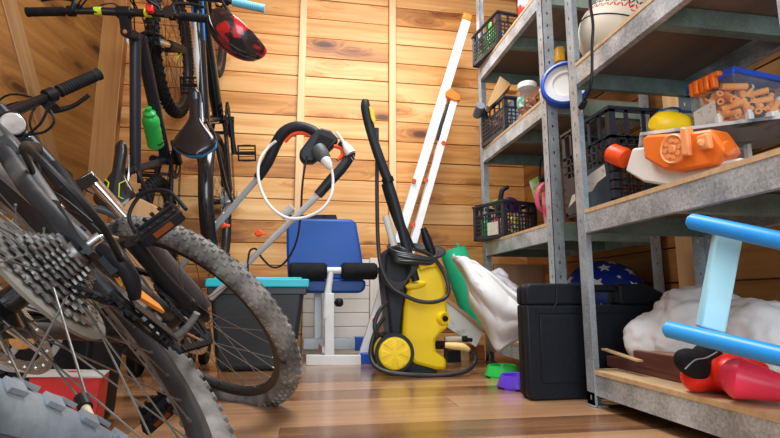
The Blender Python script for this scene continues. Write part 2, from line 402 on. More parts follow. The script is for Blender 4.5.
# ------------------------------------------------------------------ crates
CRT = mat('crate_plastic', (.026, .030, .040), .35, var=.2, spec=.6)
def crate(label, o, ux, w, d, h, label_mat=None, tilt=0, group='black plastic crates on the shelves', pitch=.018):
    """o: near bottom corner; ux: direction of the left-hand side going away; the other side goes to its right"""
    ux = V((ux[0], ux[1], 0)).normalized(); vx = V((ux.y, -ux.x, 0)); zz = V((0, 0, 1)); o = V(o)
    M = basis(vx, ux, zz, o + ux * d / 2 + vx * w / 2)
    t = thing('plastic_crate', (0, 0, 0), label, 'crate', group, M=M)
    L = lambda a, c, z: M @ V((a, c, z))
    b = MB(); R = M.to_3x3()
    def bx(a0, a1, c0, c1, z0, z1, m=0): b.box(L((a0 + a1) / 2, (c0 + c1) / 2, (z0 + z1) / 2), (a1 - a0, c1 - c0, z1 - z0), R, m)
    W2, D2 = w / 2, d / 2; tk = .004
    for sx in (-1, 1):
        for sy in (-1, 1): bx(sx * W2 - (.02 if sx > 0 else 0), sx * W2 + (.02 if sx < 0 else 0), sy * D2 - (.02 if sy > 0 else 0), sy * D2 + (.02 if sy < 0 else 0), 0, h)
    def wall(lenA, put):
        n = max(4, int(lenA / pitch))
        for i in range(1, n):
            a = -lenA / 2 + lenA * i / n
            put(a - .0022, a + .0022, .02, h * .70)
        m_ = max(3, int(h * .62 / pitch))
        for j in range(1, m_ + 1):
            z = .02 + (h * .70 - .02) * j / m_; put(-lenA / 2, lenA / 2, z - .0022, z + .0022)
        put(-lenA / 2, lenA / 2, 0, .02); put(-lenA / 2, lenA / 2, h * .68, h * .68 + .01)
        put(-lenA / 2, lenA / 2, h - .012, h)
        n2 = max(3, int(lenA / .05))
        for i in range(1, n2):
            a = -lenA / 2 + lenA * i / n2; put(a - .006, a + .006, h * .68, h)
    wall(d, lambda a0, a1, z0, z1: bx(-W2, -W2 + tk, a0, a1, z0, z1)); wall(d, lambda a0, a1, z0, z1: bx(W2 - tk, W2, a0, a1, z0, z1))
    wall(w, lambda a0, a1, z0, z1: bx(a0, a1, -D2, -D2 + tk, z0, z1)); wall(w, lambda a0, a1, z0, z1: bx(a0, a1, D2 - tk, D2, z0, z1))
    bx(-W2, W2, -D2, D2, 0, .005)
    b.build('basket', CRT, t)
    b = MB()
    for (a0, a1, c0, c1) in ((-W2 - .004, -W2 + .004, -D2 - .004, D2 + .004), (W2 - .004, W2 + .004, -D2 - .004, D2 + .004), (-W2, W2, -D2 - .004, -D2 + .004), (-W2, W2, D2 - .004, D2 + .004)):
        b.box(L((a0 + a1) / 2, (c0 + c1) / 2, h), (a1 - a0, c1 - c0, .009), R)
    b.build('rim', CRT, t)
    return t, L, R

E4 = at(616, 206, X=.848); E4.z = .558
c4, L4, R4 = crate('large black perforated crate on the near shelf, behind the orange blaster', (.846, E4.y, .558), (0.0, 1), .33, .27, .285, pitch=.024)
MB().prism([L4(-.1665, a, z) for a, z in ((.11, .035), (.085, .07), (.05, .075), (.03, .10), (-.03, .115), (-.10, .125), (-.105, .09), (-.06, .08), (-.03, .06), (.01, .062), (.04, .045), (.07, .05))], (-.001, 0, 0)).build('torn_paper_label', [mat('torn_paper', (.62, .58, .50), .8, c2=(.30, .29, .30), thr=.62, soft=.05, scale=40)], c4)
MB().box(L4(-.166, 0, .07), (.002, .235, .12), R4).build('side_panel', CRT, c4)

c3, L3, R3 = crate('low black crate of coloured odds and ends on the middle shelf by the wall', (.869, 2.10, .572), (-.30, .92), .20, .225, .165)
MB().box(L3(-.101, -.035, .045), (.002, .075, .06), R3).build('paper_label', [mat('old_label', (.60, .55, .45), .8, var=.15, scale=50)], c3)
MB().box(L3(-.1005, .06, .158), (.002, .06, .03), R3).build('side_handle', BLK, c3)
c2, L2, R2 = crate('low black crate with a cardboard flap and tools, on the shelf beside the nut jar', (.869, 2.05, 1.044), (-.06, .92), .17, .26, .165)
c1, L1, R1 = crate('low black crate with a green bottle, on the topmost visible shelf', (.866, 2.08, 1.484), (-.14, .92), .17, .26, .165)

def odd(name, label, cat, group, b, mats, **k): return tag(b.build(name, mats, **k), label, cat, group)
# things in the crates -------------------------------------------------
# crate on the top shelf
b = MB().lathe([(.0, 0), (.033, 0), (.036, .01), (.036, .12), (.03, .15), (.013, .18), (.013, .205), (.0, .205)], L1(-.045, .03, .01), R1 @ V((.15, .1, 1)), 20)
odd('green_bottle', 'round green translucent bottle standing in the top shelf crate', 'bottle', None, b, mat('green_glass', (.05, .42, .06), .12, var=.1))
for i, (a, c, hh, mm, nm, lb) in enumerate([(-.05, -.09, .09, WHT, 'spray_can', 'small white can in the top shelf crate, nearest its front corner'), (.0, -.06, .10, BLUE, 'spray_can', 'small blue can inside the top shelf crate'), (-.05, .10, .08, LIME, 'spray_can', 'lime tin at the far end of the top shelf crate')]):
    t = thing(nm, L1(a, c, .006), lb, 'can', None)
    MB().lathe([(0, 0), (.02, 0), (.021, .003), (.021, hh - .02), (.017, hh - .01), (0, hh - .01)], L1(a, c, .006), (0, 0, 1), 18).build('can_body', mm, t)
    MB().cyl(L1(a, c, hh - .004), L1(a, c, hh + .01), .01, n=14).build('nozzle_cap', BLK, t)
# crate on the upper shelf
pl = [at(x, y, Y=2.13) for x, y in ((487, 105), (500, 76), (511, 84), (498, 99), (489, 107))]
odd('cardboard_sheet', 'brown folded cardboard piece sticking up from the crate beside the nut jar', 'cardboard', None, MB().prism(pl, (.02, .07, .0)), CARD, bevel=.001)
b = MB().tube([L2(-.06, .09, .02), L2(-.075, .09, .15), L2(-.10, .085, .19)], .014, 12)
t = thing('paint_roller', L2(-.06, .09, .02), 'grey foam paint roller leaning out of the crate below the cardboard', 'paint roller'); b.build('handle', CHAR, t)
MB().cyl(L2(-.12, .05, .19), L2(-.11, .12, .165), .022, n=18).build('roller_sleeve', mat('grey_foam', (.16, .18, .22), .8), t)
for a, c, hh, mm, lb in ((-.04, -.06, .12, STEEL, 'steel screwdriver in the nut jar shelf crate, nearest the camera'), (-.055, .0, .13, RED, 'red handled screwdriver in the nut jar shelf crate'), (-.03, .03, .11, GRNB, 'green handled screwdriver in the nut jar shelf crate')):
    t = thing('screwdriver', L2(a, c, .006), lb, 'screwdriver', None)
    MB().cyl(L2(a, c, .006), L2(a + .01, c, hh * .5), .003, n=8).build('shaft', STEEL, t)
    MB().lathe([(0, 0), (.007, 0), (.010, .01), (.008, .04), (.010, .05), (0, .055)], L2(a + .01, c, hh * .5), R2 @ V((.08, 0, 1)), 12).build('handle', mm, t)
odd('blue_cardboard_box', 'pale blue box behind the cardboard on the upper shelf crate', 'box', None, MB().box(L2(.04, .02, .105), (.06, .09, .19), R2), mat('pale_blue_card', (.40, .58, .72), .6))
# jar of nuts
jx = at(529, 122, X=.915); J = V((.915, 1.905, 1.043))
t = thing('nut_jar', J, 'clear jar of brown nuts with a white lid on the upper shelf', 'jar')
MB().lathe([(.0, 0), (.042, 0), (.046, .006), (.046, .125), (.038, .142), (.0, .142)], J, (0, 0, 1), 28).build('jar_body', GLASS, t)
b = MB()
for i in range(230):
    a = random.random() * 6.28; r = sqrt(random.random()) * .038
    b.sphere(J + V((r * cos(a), r * sin(a), .008 + random.random() * .085)), (.006, .0045, .009), Matrix.Rotation(random.random() * 3, 3, 'X'), 6, 5)
o = b.build('nuts', mat('brown_nuts', (.50, .16, .045), .6, var=.4, scale=80), t); o['kind'] = 'stuff'
MB().lathe([(.0, 0), (.04, 0), (.041, .004), (.041, .02), (.037, .024), (0, .024)], J + V((0, 0, .142)), (0, 0, 1), 28).build('lid', WHTP, t)
MB().prism([J + V((-.047 * cos(a), -.047 * sin(a), .05)) for a in [x * .1 - .1 for x in range(1, 10)]] + [J + V((-.0475 * cos(a), -.0475 * sin(a), .1)) for a in [x * .1 - .1 for x in range(9, 0, -1)]], (-.0006, -.0006, 0)).build('label', mat('jar_label', (.12, .35, .22), .5, c2=(.6, .62, .6), thr=.55, soft=.03, scale=70), t)
odd('white_plastic_tub', 'small white tub right beside the nut jar on the upper shelf', 'tub', None, MB().lathe([(0, 0), (.03, 0), (.034, .09), (.036, .09), (.036, .10), (0, .10)], V((.955, 1.80, 1.043)), (0, 0, 1), 24), WHTP)
# blue-rimmed drum lid leaning against the post
Lc_ = at(566, 86, Y=1.60); ax = V((-.50, -.86, .10)).normalized(); LR = .085
t = thing('screw_lid', Lc_, 'big white screw lid with a ribbed blue rim, leaning between the shelf posts', 'lid')
b = MB(); b.lathe([(LR - .006, -.012), (LR, -.012), (LR + .002, 0), (LR, .028), (LR - .008, .032), (LR - .010, .026), (LR - .010, -.008)], Lc_, ax, 64, closed=True)
x_ = ax.orthogonal().normalized(); y_ = ax.cross(x_)
for i in range(56):
    a = 2 * pi * i / 56; d_ = x_ * cos(a) + y_ * sin(a)
    b.bar(Lc_ + d_ * (LR + .001) - ax * .008, Lc_ + d_ * (LR + .001) + ax * .022, .004, .005, d_)
b.build('ribbed_rim', RBL, t)
MB().lathe([(0, -.006), (LR - .009, -.006), (LR - .009, .016), (LR * .55, .018), (LR * .5, .012), (0, .012)], Lc_, ax, 40).build('disc', WHTP, t)
odd('yellow_tin', 'small yellow tin behind the ribbed white lid, on the upper shelf', 'tin', None, MB().lathe([(0, 0), (.02, 0), (.02, .055), (.017, .06), (0, .06)], at(560, 62, Y=1.76), (0, 0, 1), 24), mat('amber_tin', (.85, .45, .03), .4))
# things in the crate on the middle shelf, far unit
def cyl_in(name, lb, cat, a, c, z0, hh, r, mm, tilt=(0, 0)):
    return odd(name, lb, cat, None, MB().lathe([(0, 0), (r, 0), (r, hh * .8), (r * .6, hh * .9), (r * .6, hh), (0, hh)], L3(a, c, z0), R3 @ V((tilt[0], tilt[1], 1)), 16), mm)
cyl_in('spray_bottle', 'white and grey bottle lying deepest in the odds and ends crate', 'bottle', .03, .05, .006, .13, .02, WHTP)
cyl_in('marker_pot', 'yellow pot in the odds and ends crate, at its near side', 'pot', .0, -.07, .006, .11, .02, mat('yellow_pot', (.85, .66, .05), .5, c2=(.05, .08, .35), thr=.55, soft=.02, scale=60))
cyl_in('marker_pot', 'small red pot inside the odds and ends crate', 'pot', -.05, .0, .006, .10, .02, RED)
cyl_in('marker_pot', 'small green pot inside the odds and ends crate, at its far side', 'pot', -.06, .07, .006, .10, .018, GRNB)
cyl_in('clear_cup', 'clear cup inside the odds and ends crate, near its right side', 'cup', .05, -.06, .006, .11, .022, GLASS)
odd('purple_pouch', 'dark purple pouch lying on top of the odds and ends crate', 'pouch', None, MB().sphere(L3(.055, -.0, .175), (.055, .035, .032), R3 @ Matrix.Rotation(.5, 3, 'Y'), 18, 10), mat('purple_cloth', (.13, .015, .15), .6, var=.4, scale=20), sub=1)
odd('green_pouch', 'bright green pouch behind the purple pouch on the odds and ends crate', 'pouch', None, MB().sphere(L3(.02, .06, .185), (.045, .03, .026), R3, 18, 10), mat('green_cloth', (.10, .36, .06), .6, var=.3, scale=20), sub=1)
t = thing('pruning_saw', L3(-.01, -.03, .1), 'black curved handle rising out of the odds and ends crate', 'saw')
MB().tube([L3(-.02, .06, .02), L3(-.03, .0, .13), L3(-.035, -.02, .20), L3(-.03, -.03, .235), L3(-.005, -.04, .25)], [.010, .011, .012, .012, .010], 12, smooth=4).build('handle', CHAR, t)
b = MB().bar(L3(.0, -.02, .185), L3(.07, -.10, .165), .012, .008); b.build('blade_guard', BLK, t)
pl = [at(x, y, Y=1.98) for x, y in ((529, 181), (538, 176), (541, 195), (534, 198))]
odd('green_card', 'white and green printed card standing behind the pink band', 'card', None, MB().prism(pl, (.004, .01, 0)), mat('green_card', (.40, .72, .12), .5, c2=(.8, .8, .76), thr=.5, soft=.03, scale=16))
pk = mat('dusty_pink', (.68, .10, .20), .45, var=.1)
t = thing('ear_defenders', at(545, 200, Y=1.86), 'dusty pink headband with black cup standing beside the odds and ends crate', 'ear defenders')
MB().tube([at(x, y, Y=1.86) for x, y in ((551, 183), (545, 183), (539, 189), (537, 199), (539, 208), (544, 212))], [.008, .009, .010, .010, .009, .007], 12, smooth=5, flat=.6).build('headband', pk, t)
MB().sphere(at(546, 179, Y=1.87), (.028, .026, .018), None, 20, 10).build('cushion', BLKM, t)
b = MB().lathe([(0, 0), (.030, 0), (.036, .10), (.035, .145), (0, .145)], V((.955, 1.82, .571)), (0, 0, 1), 24)
odd('pink_tumbler', 'red and pink tumbler standing behind the pink headband', 'tumbler', None, b, mat('pink_red', (.60, .25, .30), .4, c2=(.62, .03, .05), thr=.5, soft=.05, scale=12))
odd('blue_spray_bottle', 'small blue bottle in front of the pink tumbler', 'bottle', None, MB().lathe([(0, 0), (.012, 0), (.014, .05), (.006, .085), (.006, .10), (0, .10)], V((.915, 1.755, .571)), (0, 0, 1), 18), mat('cyan_bottle', (.03, .25, .55), .4))
t = thing('hook_cable', at(547, 180, Y=2.02), 'thin grey hook shaped rod under the upper shelf beside the post', 'rod')
MB().tube([at(x, y, Y=2.0) for x, y in ((540, 182), (540, 172), (541, 162), (545, 156), (551, 154))], .004, 8, smooth=4).build('rod', CHAR, t)
# top shelf: white and red box
odd('red_and_white_box', 'white and red box at the far end of the topmost shelf', 'box', None, MB().box((.95, 1.80, 1.485 + .06), (.14, .18, .12)), mat('red_white_card', (.78, .76, .74), .5, c2=(.62, .03, .03), thr=.42, soft=.02, scale=5), bevel=.002)

# ------------------------------------------------------------------ near unit contents
# ball on the upper shelf
Bc = V((1.035, 1.22, 1.014 + .115))
bm_ = mat('cream_leather', (.74, .66, .52), .6, c2=(.66, .56, .42), thr=.6, soft=.03, scale=22)
Bc = V((.965, 1.345, 1.14)); Br = Bc.z - 1.016
t = thing('football', Bc, 'cream ball with red stitch marks and black lines on the upper near shelf', 'ball')
Br = .122; Bc.z = 1.016 + Br
MB().sphere(Bc, Br, None, 48, 28).build('ball_body', bm_, t)
def ring_on(c, R, n, off, r, mm, name, par, dash=0, amp=0):
    n = V(n).normalized(); x = n.orthogonal().normalized(); y = n.cross(x); rr = sqrt(R * R - off * off); b = MB()
    if not dash: b.tube([c + n * off + (x * cos(2 * pi * i / 60) + y * sin(2 * pi * i / 60)) * rr for i in range(60)], r, 6, True)
    else:
        for i in range(dash):
            a = 2 * pi * i / dash; p = c + n * (off + amp * (i % 2 * 2 - 1)) + (x * cos(a) + y * sin(a)) * rr; p2 = c + n * (off - amp * (i % 2 * 2 - 1)) + (x * cos(a + 3.5 / dash) + y * sin(a + 3.5 / dash)) * rr
            p = c + (p - c).normalized() * R; p2 = c + (p2 - c).normalized() * R; b.bar(p, p2, r * 1.6, .002, (p - c))
    b.build(name, mm, par)
ring_on(Bc, Br, (.30, -.25, 1), Br * .02, .0022, BLK, 'seam', t)
ring_on(Bc, Br, (.30, -.25, 1), Br * .30, .0022, RED, 'red_stitches', t, 70, .006)
ring_on(Bc, Br, (.30, -.25, 1), Br * .44, .0022, BLK, 'black_stitches', t, 60, .006)
ring_on(Bc, Br, (1, -.15, .2), Br * -.10, .0022, RED, 'side_stitches', t, 50, .005)
h0, h1 = V((.832, 1.365, 1.0285)), V((.838, 1.27, 1.0275))
t = thing('bicycle_pump', h0, 'short black hand pump lying on the shelf edge in front of the cream ball', 'pump')
MB().cyl(h0, h1, .013, n=16).build('barrel', BLK, t)
MB().cyl(h0 - (h1 - h0).normalized() * .02, h0, .0145, n=16).build('pump_head', BLKM, t)
# hanging cable with plug
t = thing('power_cable', at(592, 0, X=.783), 'black power cable hanging from above past the upper near shelf, plug dangling', 'cable')
MB().tube([at(x, y, X=.783) for x, y in ((591, -40), (590, 0), (593, 25), (592, 45), (592, 70), (590, 88), (585, 99), (581, 107))], .0042, 8, smooth=5).build('flex', BLK, t)
MB().cyl(at(585, 101, X=.783), at(581, 108, X=.783), .008, .010, 12).build('plug', BLKM, t)
for s_ in (-1, 1): MB().cyl(at(581 + s_ * 1.5, 108, X=.783), at(579 + s_ * 1.5, 116, X=.783), .0018, n=8).build('plug_pin', STEEL, t)

# yellow bottle and blue flip-flops
YC = at(669, 124, Y=1.12); YC.z = .708 + .039
t = thing('yellow_bottle', YC, 'round yellow plastic bottle lying between the crate and the box of foam darts', 'bottle')
d_ = V((1, .05, -.10)).normalized()
MB().lathe([(0, -.052), (.016, -.050), (.031, -.036), (.038, -.010), (.038, .02), (.034, .045), (.026, .06), (0, .062)], YC, d_, 28).build('bottle_body', mat('bright_yellow', (1.0, .66, .01), .35, var=.02), t)
MB().cyl(YC + d_ * .062, YC + d_ * .08, .016, n=18).build('cap', CHAR, t)
YG = .558 + .035
for q, (xx_, lb) in enumerate(((668, 'blue rimmed white cup behind the yellow bottle, the left one of the two'), (684, 'blue rimmed white cup behind the yellow bottle, nearer the box of darts'))):
    c_ = at(xx_, (113, 117)[q], Y=1.185 - q * .05); a_ = V((-.45, -.5, .75)).normalized()
    t = thing('enamel_cup', c_, lb, 'cup', 'blue rimmed cups')
    MB().lathe([(.014, -.075), (.024, -.04), (.030, 0), (.027, 0), (.021, -.038), (.0, -.07)], c_, a_, 28).build('cup_body', WHTP, t)
    b = MB(); x_ = a_.orthogonal().normalized(); y_ = a_.cross(x_)
    b.tube([c_ + (x_ * cos(2 * pi * i / 32) + y_ * sin(2 * pi * i / 32)) * .030 for i in range(32)], .004, 8, True); b.build('rim', mat('rim_blue', (.01, .16, .42), .4), t)

# white board lying over the shelf
bp = [at(636, 137, Y=1.17), at(639, 132, Y=1.22), at(779, 113, Y=.98), at(810, 118, Y=.90), at(700, 146, Y=.90)]
zb = .700
c0 = V((.885, 1.20, zb)); 
t = thing('marbled_tray', (1.0, 1.0, zb), 'white board with grey marbled underside, lying under the box of darts', 'board')
mar = mat('marbled_paper', (.66, .66, .64), .5, c2=(.10, .11, .12), thr=.60, soft=.05, scale=9)
bd = MB().prism([V((.812, 1.078, zb)), V((1.215, .80, zb)), V((1.215, 1.12, zb)), V((.925, 1.245, zb))], (0, 0, .008)).build('panel', mar, t)
for p_ in ((.95, 1.16), (1.14, .90), (1.14, 1.10)): MB().box((p_[0], p_[1], (.557 + zb) / 2), (.012, .012, zb - .557)).build('support', WHTP, t)

# box of foam darts
bo = at(690, 127, Y=1.0)
CX0, CX1, CY0, CY1, CZ0, CH = .985, 1.175, .966, 1.080, zb + .008, .120
n_before = set(bpy.data.objects)
t = thing('storage_box', ((CX0 + CX1) / 2, (CY0 + CY1) / 2, CZ0), 'clear plastic storage box of orange foam darts with a royal blue lid', 'box')
M_ = t.matrix_local
b = MB(); cx, cy = (CX0 + CX1) / 2, (CY0 + CY1) / 2; w_, d__ = (CX1 - CX0), (CY1 - CY0)
for (c, s_) in (((CX0, cy, CZ0 + CH / 2), (.0025, d__, CH)), ((CX1, cy, CZ0 + CH / 2), (.0025, d__, CH)), ((cx, CY0, CZ0 + CH / 2), (w_, .0025, CH)), ((cx, CY1, CZ0 + CH / 2), (w_, .0025, CH)), ((cx, cy, CZ0 + .0015), (w_, d__, .003))): b.box(c, s_)
b.build('clear_body', GLASS, t)
b = MB().box((cx, cy, CZ0 + CH + .006), (w_ + .014, d__ + .014, .014)).box((cx, cy, CZ0 + CH + .016), (w_ - .03, d__ - .03, .010))
b.box((CX0 + .035, cy - .02, CZ0 + CH + .018), (.03, .05, .014)).box((CX0 - .007, cy, CZ0 + CH - .001), (.004, d__ + .012, .012)); b.build('lid', RBL, t, bevel=.003)
b = MB()
for k in range(5): b.box((CX0 - .014 - .003 * (k % 2), CY1 - .020 - k * .014, CZ0 + CH - .008), (.018, .0115, .034))
b.box((CX0 - .010, CY1 - .058, CZ0 + CH + .006), (.024, .072, .012)); b.build('clip_handle', ORG, t, bevel=.003)
MB().prism([V((CX0 - .002, y_, z_)) for y_, z_ in ((CY1 - .006, CZ0 + .008), (CY1 - .065, CZ0 + .016), (CY1 - .065, CZ0 + .070), (CY1 - .006, CZ0 + .060))], (-.0008, 0, 0)).build('paper_label', mat('white_paper', (.78, .76, .72), .7, c2=(.35, .35, .36), thr=.62, soft=.02, scale=120), t)
dart = mat('foam_orange', (.98, .38, .08), .75, var=.08); n_d = 0
for k in range(80):
    lay = k // 16; q = k % 16
    x_ = CX0 + .02 + (q % 4) * .052 + random.uniform(-.008, .008); y_ = CY0 + .03 + (q // 4) * .022 + random.uniform(-.008, .008); z_ = CZ0 + .014 + lay * .022
    a = random.uniform(-.9, .9) + (1.57 if lay % 2 else 0); tl = random.uniform(-.35, .75)
    if q < 8 and q % 2: tl = random.uniform(.7, 1.3)
    dv = V((cos(a) * cos(tl), sin(a) * cos(tl), sin(tl))) * .034
    c_ = V((min(max(x_, CX0 + .012 + abs(dv.x)), CX1 - .012 - abs(dv.x)), min(max(y_, CY0 + .012 + abs(dv.y)), CY1 - .012 - abs(dv.y)), min(max(z_, CZ0 + .008 + abs(dv.z)), CZ0 + CH - .01 - abs(dv.z))))
    mm = CHAR if k % 13 == 5 else dart
    t2 = thing('foam_dart', c_, ('dark grey foam dart' if mm is CHAR else 'orange foam dart') + ' inside the clear box with the blue lid', 'foam dart', 'dark foam darts in the clear box' if mm is CHAR else 'orange foam darts in the clear box')
    bb = MB(); u = dv.normalized(); bb.lathe([(.0035, -.034), (.0082, -.034), (.0082, .025), (.0035, .025)], c_, u, 10, closed=True); bb.build('foam_tube', mm, t2)
    MB().lathe([(0, .023), (.0078, .023), (.0082, .030), (.005, .035), (0, .036)], c_, u, 10).build('tip', mat('dart_tip', (.03, .03, .035), .5) if k % 5 else mat('pale_tip', (.55, .75, .75), .5), t2)
for (x_, y_, sz) in ((1.01, .957, (.016, .014, .022)), (1.06, .930, (.050, .018, .016)), (.962, .997, (.014, .014, .02))):
    odd('white_plastic_block', 'small white plastic piece lying in front of the clear box of darts', 'toy piece', 'white toy pieces by the clear box', MB().box((x_, y_, CZ0 + sz[2] / 2), sz).cyl((x_, y_, CZ0 + sz[2] / 2), (x_, y_, CZ0 + sz[2] + .006), .006, n=12), WHTP, bevel=.003)
piv = Matrix.Translation((CX0, CY0, 0)); Mr = piv @ Matrix.Rotation(radians(10), 4, 'Z') @ piv.inverted()
for o_ in set(bpy.data.objects) - n_before:
    if o_.parent is None: o_.matrix_local = Mr @ o_.matrix_local
odd('red_ball', 'small shiny red ball on the near shelf under the marbled board', 'ball', None, MB().sphere(V((.955, .80, .557 + .034)), .034, None, 28, 16), RED)

# toy blaster, lying on its side with its wheel towards us
G0 = .835
def bl(pts, x=G0, dx=.03): return [at(p[0] + 3, p[1] - 1, X=x) for p in pts]
t = thing('toy_blaster', at(670, 185, X=G0), 'orange and white toy blaster with a round drum, lying on the near shelf edge', 'toy')
tipc = at(622, 157, X=G0); 
u1 = (at(640, 165, X=G0 + .02) - at(604, 150, X=G0 - .01)).normalized()
e0 = at(614, 154, X=G0 + .02)
MB().lathe([(0, -.012), (.023, -.012), (.028, -.006), (.028, .0), (.0285, .035), (.026, .045), (0, .045)], e0, u1, 26).build('muzzle', ORGR, t)
bb = MB(); y_ = V((0, 1, 0))
for k in range(6):
    x2 = u1.orthogonal().normalized(); y2 = u1.cross(x2); a = k * pi / 3
    bb.bar(e0 - u1 * .0125, e0 - u1 * .0125 + (x2 * cos(a) + y2 * sin(a)) * .018, .003, .002, u1)
bb.build('muzzle_spokes', ORG, t)
MB().prism(bl(((629, 149), (650, 147), (690, 168), (738, 158), (738, 166), (700, 180), (665, 187), (640, 183), (622, 172))), (.05, .012, 0)).build('white_shell', WHTP, t, bevel=.006)
MB().prism([p - V((.020, 0, 0)) for p in bl(((646, 140), (651, 136), (688, 134), (716, 130), (727, 145), (730, 152), (724, 158), (719, 167), (684, 173), (668, 171), (648, 160)))], (.055, .012, 0)).build('orange_shell', ORG, t, bevel=.007)
wc = at(675, 149, X=G0 - .022); wn = V((-1, -.12, -.06)).normalized()
b = MB().lathe([(0, -.01), (.034, -.01), (.034, .008), (.031, .011), (.028, .007), (.010, .007), (.008, .012), (0, .012)], wc, wn, 36)
x_ = wn.orthogonal().normalized(); y_ = wn.cross(x_)
for k in range(8):
    a = k * pi / 4; b.cyl(wc + wn * .006 + (x_ * cos(a) + y_ * sin(a)) * .019, wc + wn * .0105 + (x_ * cos(a) + y_ * sin(a)) * .019, .005, n=10)
b.build('drum', mat('pale_orange', (.95, .38, .14), .45, var=.04), t)
POR = MATS['pale_orange']
MB().prism([p - V((.03, 0, 0)) for p in bl(((688, 129), (695, 129), (698, 157), (690, 158)))], (.02, 0, 0)).build('grip_rib', POR, t, bevel=.004)
MB().prism([p - V((.03, 0, 0)) for p in bl(((705, 138), (717, 134), (719, 150), (707, 152)))], (.02, 0, 0)).cyl(at(701, 143, X=G0 - .035), at(701, 143, X=G0 - .01), .008, n=14).build('lever', POR, t, bevel=.004)
MB().cyl(at(722, 150, X=G0), at(730, 148, X=G0), .016, n=18).build('back_cap', ORG, t, bevel=.003)
b = MB().lathe([(0, -.02), (.018, -.02), (.018, .03), (.012, .04), (0, .04)], at(728, 161, X=G0 + .01), V((0, -1, .15)), 20); b.build('clear_barrel', GLASS, t)

# blue play frame: two tubes joined by a light blue bar
t = thing('play_frame', at(700, 300, X=.84), 'sky blue tube frame with a light blue cross plate, in front of the white cloth', 'toy frame')
def btube(a, b_, r, nm):
    d = (b_ - a).normalized(); o = MB().lathe([(0, 0), (r * .75, 0), (r, r * .25), (r, (b_ - a).length), (0, (b_ - a).length)], a, d, 28).build(nm, MBL, t)
    MB().cyl(a - d * .0015, a + d * .001, r * .72, n=24).build('end_cap', MATS['tube_cap'], o)
mat('tube_cap', (.10, .38, .78), .3, c2=(.55, .75, .9), thr=.62, soft=.05, scale=60)
btube(at(690, 221, Y=.90), at(800, 245, Y=.72), .0165, 'tube')
btube(at(667, 329, Y=.96), at(800, 361, Y=.72), .0175, 'tube')
q = [at(718, 228, Y=.89), at(744, 236, Y=.86), at(726, 334, Y=.86), at(700, 327, Y=.90)]
MB().prism(q, (.012, .028, 0)).build('cross_plate', LBL, t, bevel=.004)

# cloth bundle on the bottom shelf
def cloth(name, label, c, r, mm, seed, amp=.12, rot=0, zmin=None, freq=1.8, xmin=None, ridge=1.0):
    def fn(q):
        n1 = noise.noise(q * freq + V((seed, 0, 0))); n2 = noise.noise(q * freq * 2.2 + V((0, seed, 0))); n3 = 1 - abs(noise.noise(V((q.x * 3.1, q.y * 3.1, q.z * 1.6)) + V((0, 0, seed)))) * 2
        return q * (1 + amp * n1 + amp * .6 * n2 + amp * .45 * ridge * n3)
    b = MB().sphere(c, r, Matrix.Rotation(rot, 3, 'Y'), 72, 44, fn=fn)
    if zmin is not None:
        for p in b.v: p.z = max(p.z, zmin)
    if xmin is not None:
        for p in b.v: p.x = max(p.x, xmin)
    return tag(b.build(name, mm, sub=1), label, 'cloth')
CLOTH = mat('white_sheet', (.84, .86, .88), .85, var=.04, scale=6, bump=.15)
def fold(q):
    w = noise.noise(q * 1.7 + V((4, 0, 0))); g = abs(sin(q.x * 3.2 + q.z * 5.5 + w * 4)) ; g2 = abs(sin(q.x * 6.1 - q.z * 4.0 + noise.noise(q * 2.6) * 5))
    return q * (.94 + .10 * w + .075 * g + .04 * g2)
b = MB(); b.sphere(V((1.10, 1.26, .190)), (.18, .10, .140), None, 96, 56, fn=fold); b.sphere(V((.960, 1.290, .180)), (.080, .060, .076), Matrix.Rotation(.4, 3, 'Y'), 64, 40, fn=fold); b.sphere(V((1.13, 1.12, .20)), (.10, .10, .10), Matrix.Rotation(1.1, 3, 'Y'), 64, 40, fn=fold)
for p_ in b.v: p_.z = max(p_.z, .1015); p_.x = min(p_.x, 1.30)
tag(b.build('bundled_sheet', CLOTH, remesh=.0045, smooth_it=3), 'crumpled white sheet bundled on the bottom shelf behind the blue frame', 'cloth')
SACK = mat('sack_weave', (.66, .66, .64), .85, var=.06, scale=10, bump=.3)

# boards on the bottom shelf
BRN = mat('dark_brown_board', (.13, .042, .032), .3, var=.2, scale=5)
TOPW = wood('board_top_wood', 'x', (.55, .33, .20), (.42, .22, .12), (.25, .10, .05), 0, .45, .1)
t = thing('wooden_block', (.9, 1.15, .102), 'thick reddish brown block with a scuffed top, beside the boxing glove', 'block')
pA, pB = at(633, 361, X=.845), at(686, 374, X=.835)
p1 = at(634, 366, Z=.118); p2 = at(700, 380, Z=.118)
b = MB(); dv = (p2 - p1).normalized(); nv = V((-dv.y, dv.x, 0)); nv = nv if nv.x > 0 else -nv
b.prism([p1, p2, p2 + nv * .12, p1 + nv * .12], (0, 0, .042)); b.build('block_body', BRN, t, bevel=.002)
MB().prism([p1 + V((0, 0, .0421)) + nv * .004, p2 + V((0, 0, .0421)) + nv * .004, p2 + nv * .12 + V((0, 0, .0421)), p1 + nv * .12 + V((0, 0, .0421))], (0, 0, .0015)).build('scuffed_top', TOPW, t)
p1 = at(607, 366, Z=.101); p2 = at(690, 385, Z=.101); dv = (p2 - p1).normalized(); nv = V((-dv.y, dv.x, 0)); nv = nv if nv.x > 0 else -nv
t = thing('skirting_board', (p1 + p2) / 2, 'long dark red brown board lying under the thick block on the bottom shelf', 'board')
p1.x = max(p1.x, .83); MB().prism([p1, p2, p2 + nv * .03, p1 + nv * .03], (0, 0, .030)).build('board_body', BRN, t, bevel=.0015)
odd('wooden_lath', 'thin pale wooden lath on top of the dark board by the shelf post', 'lath', None, MB().bar(at(604, 349, X=.86), at(640, 361, X=.86), .018, .004), SHELFB)

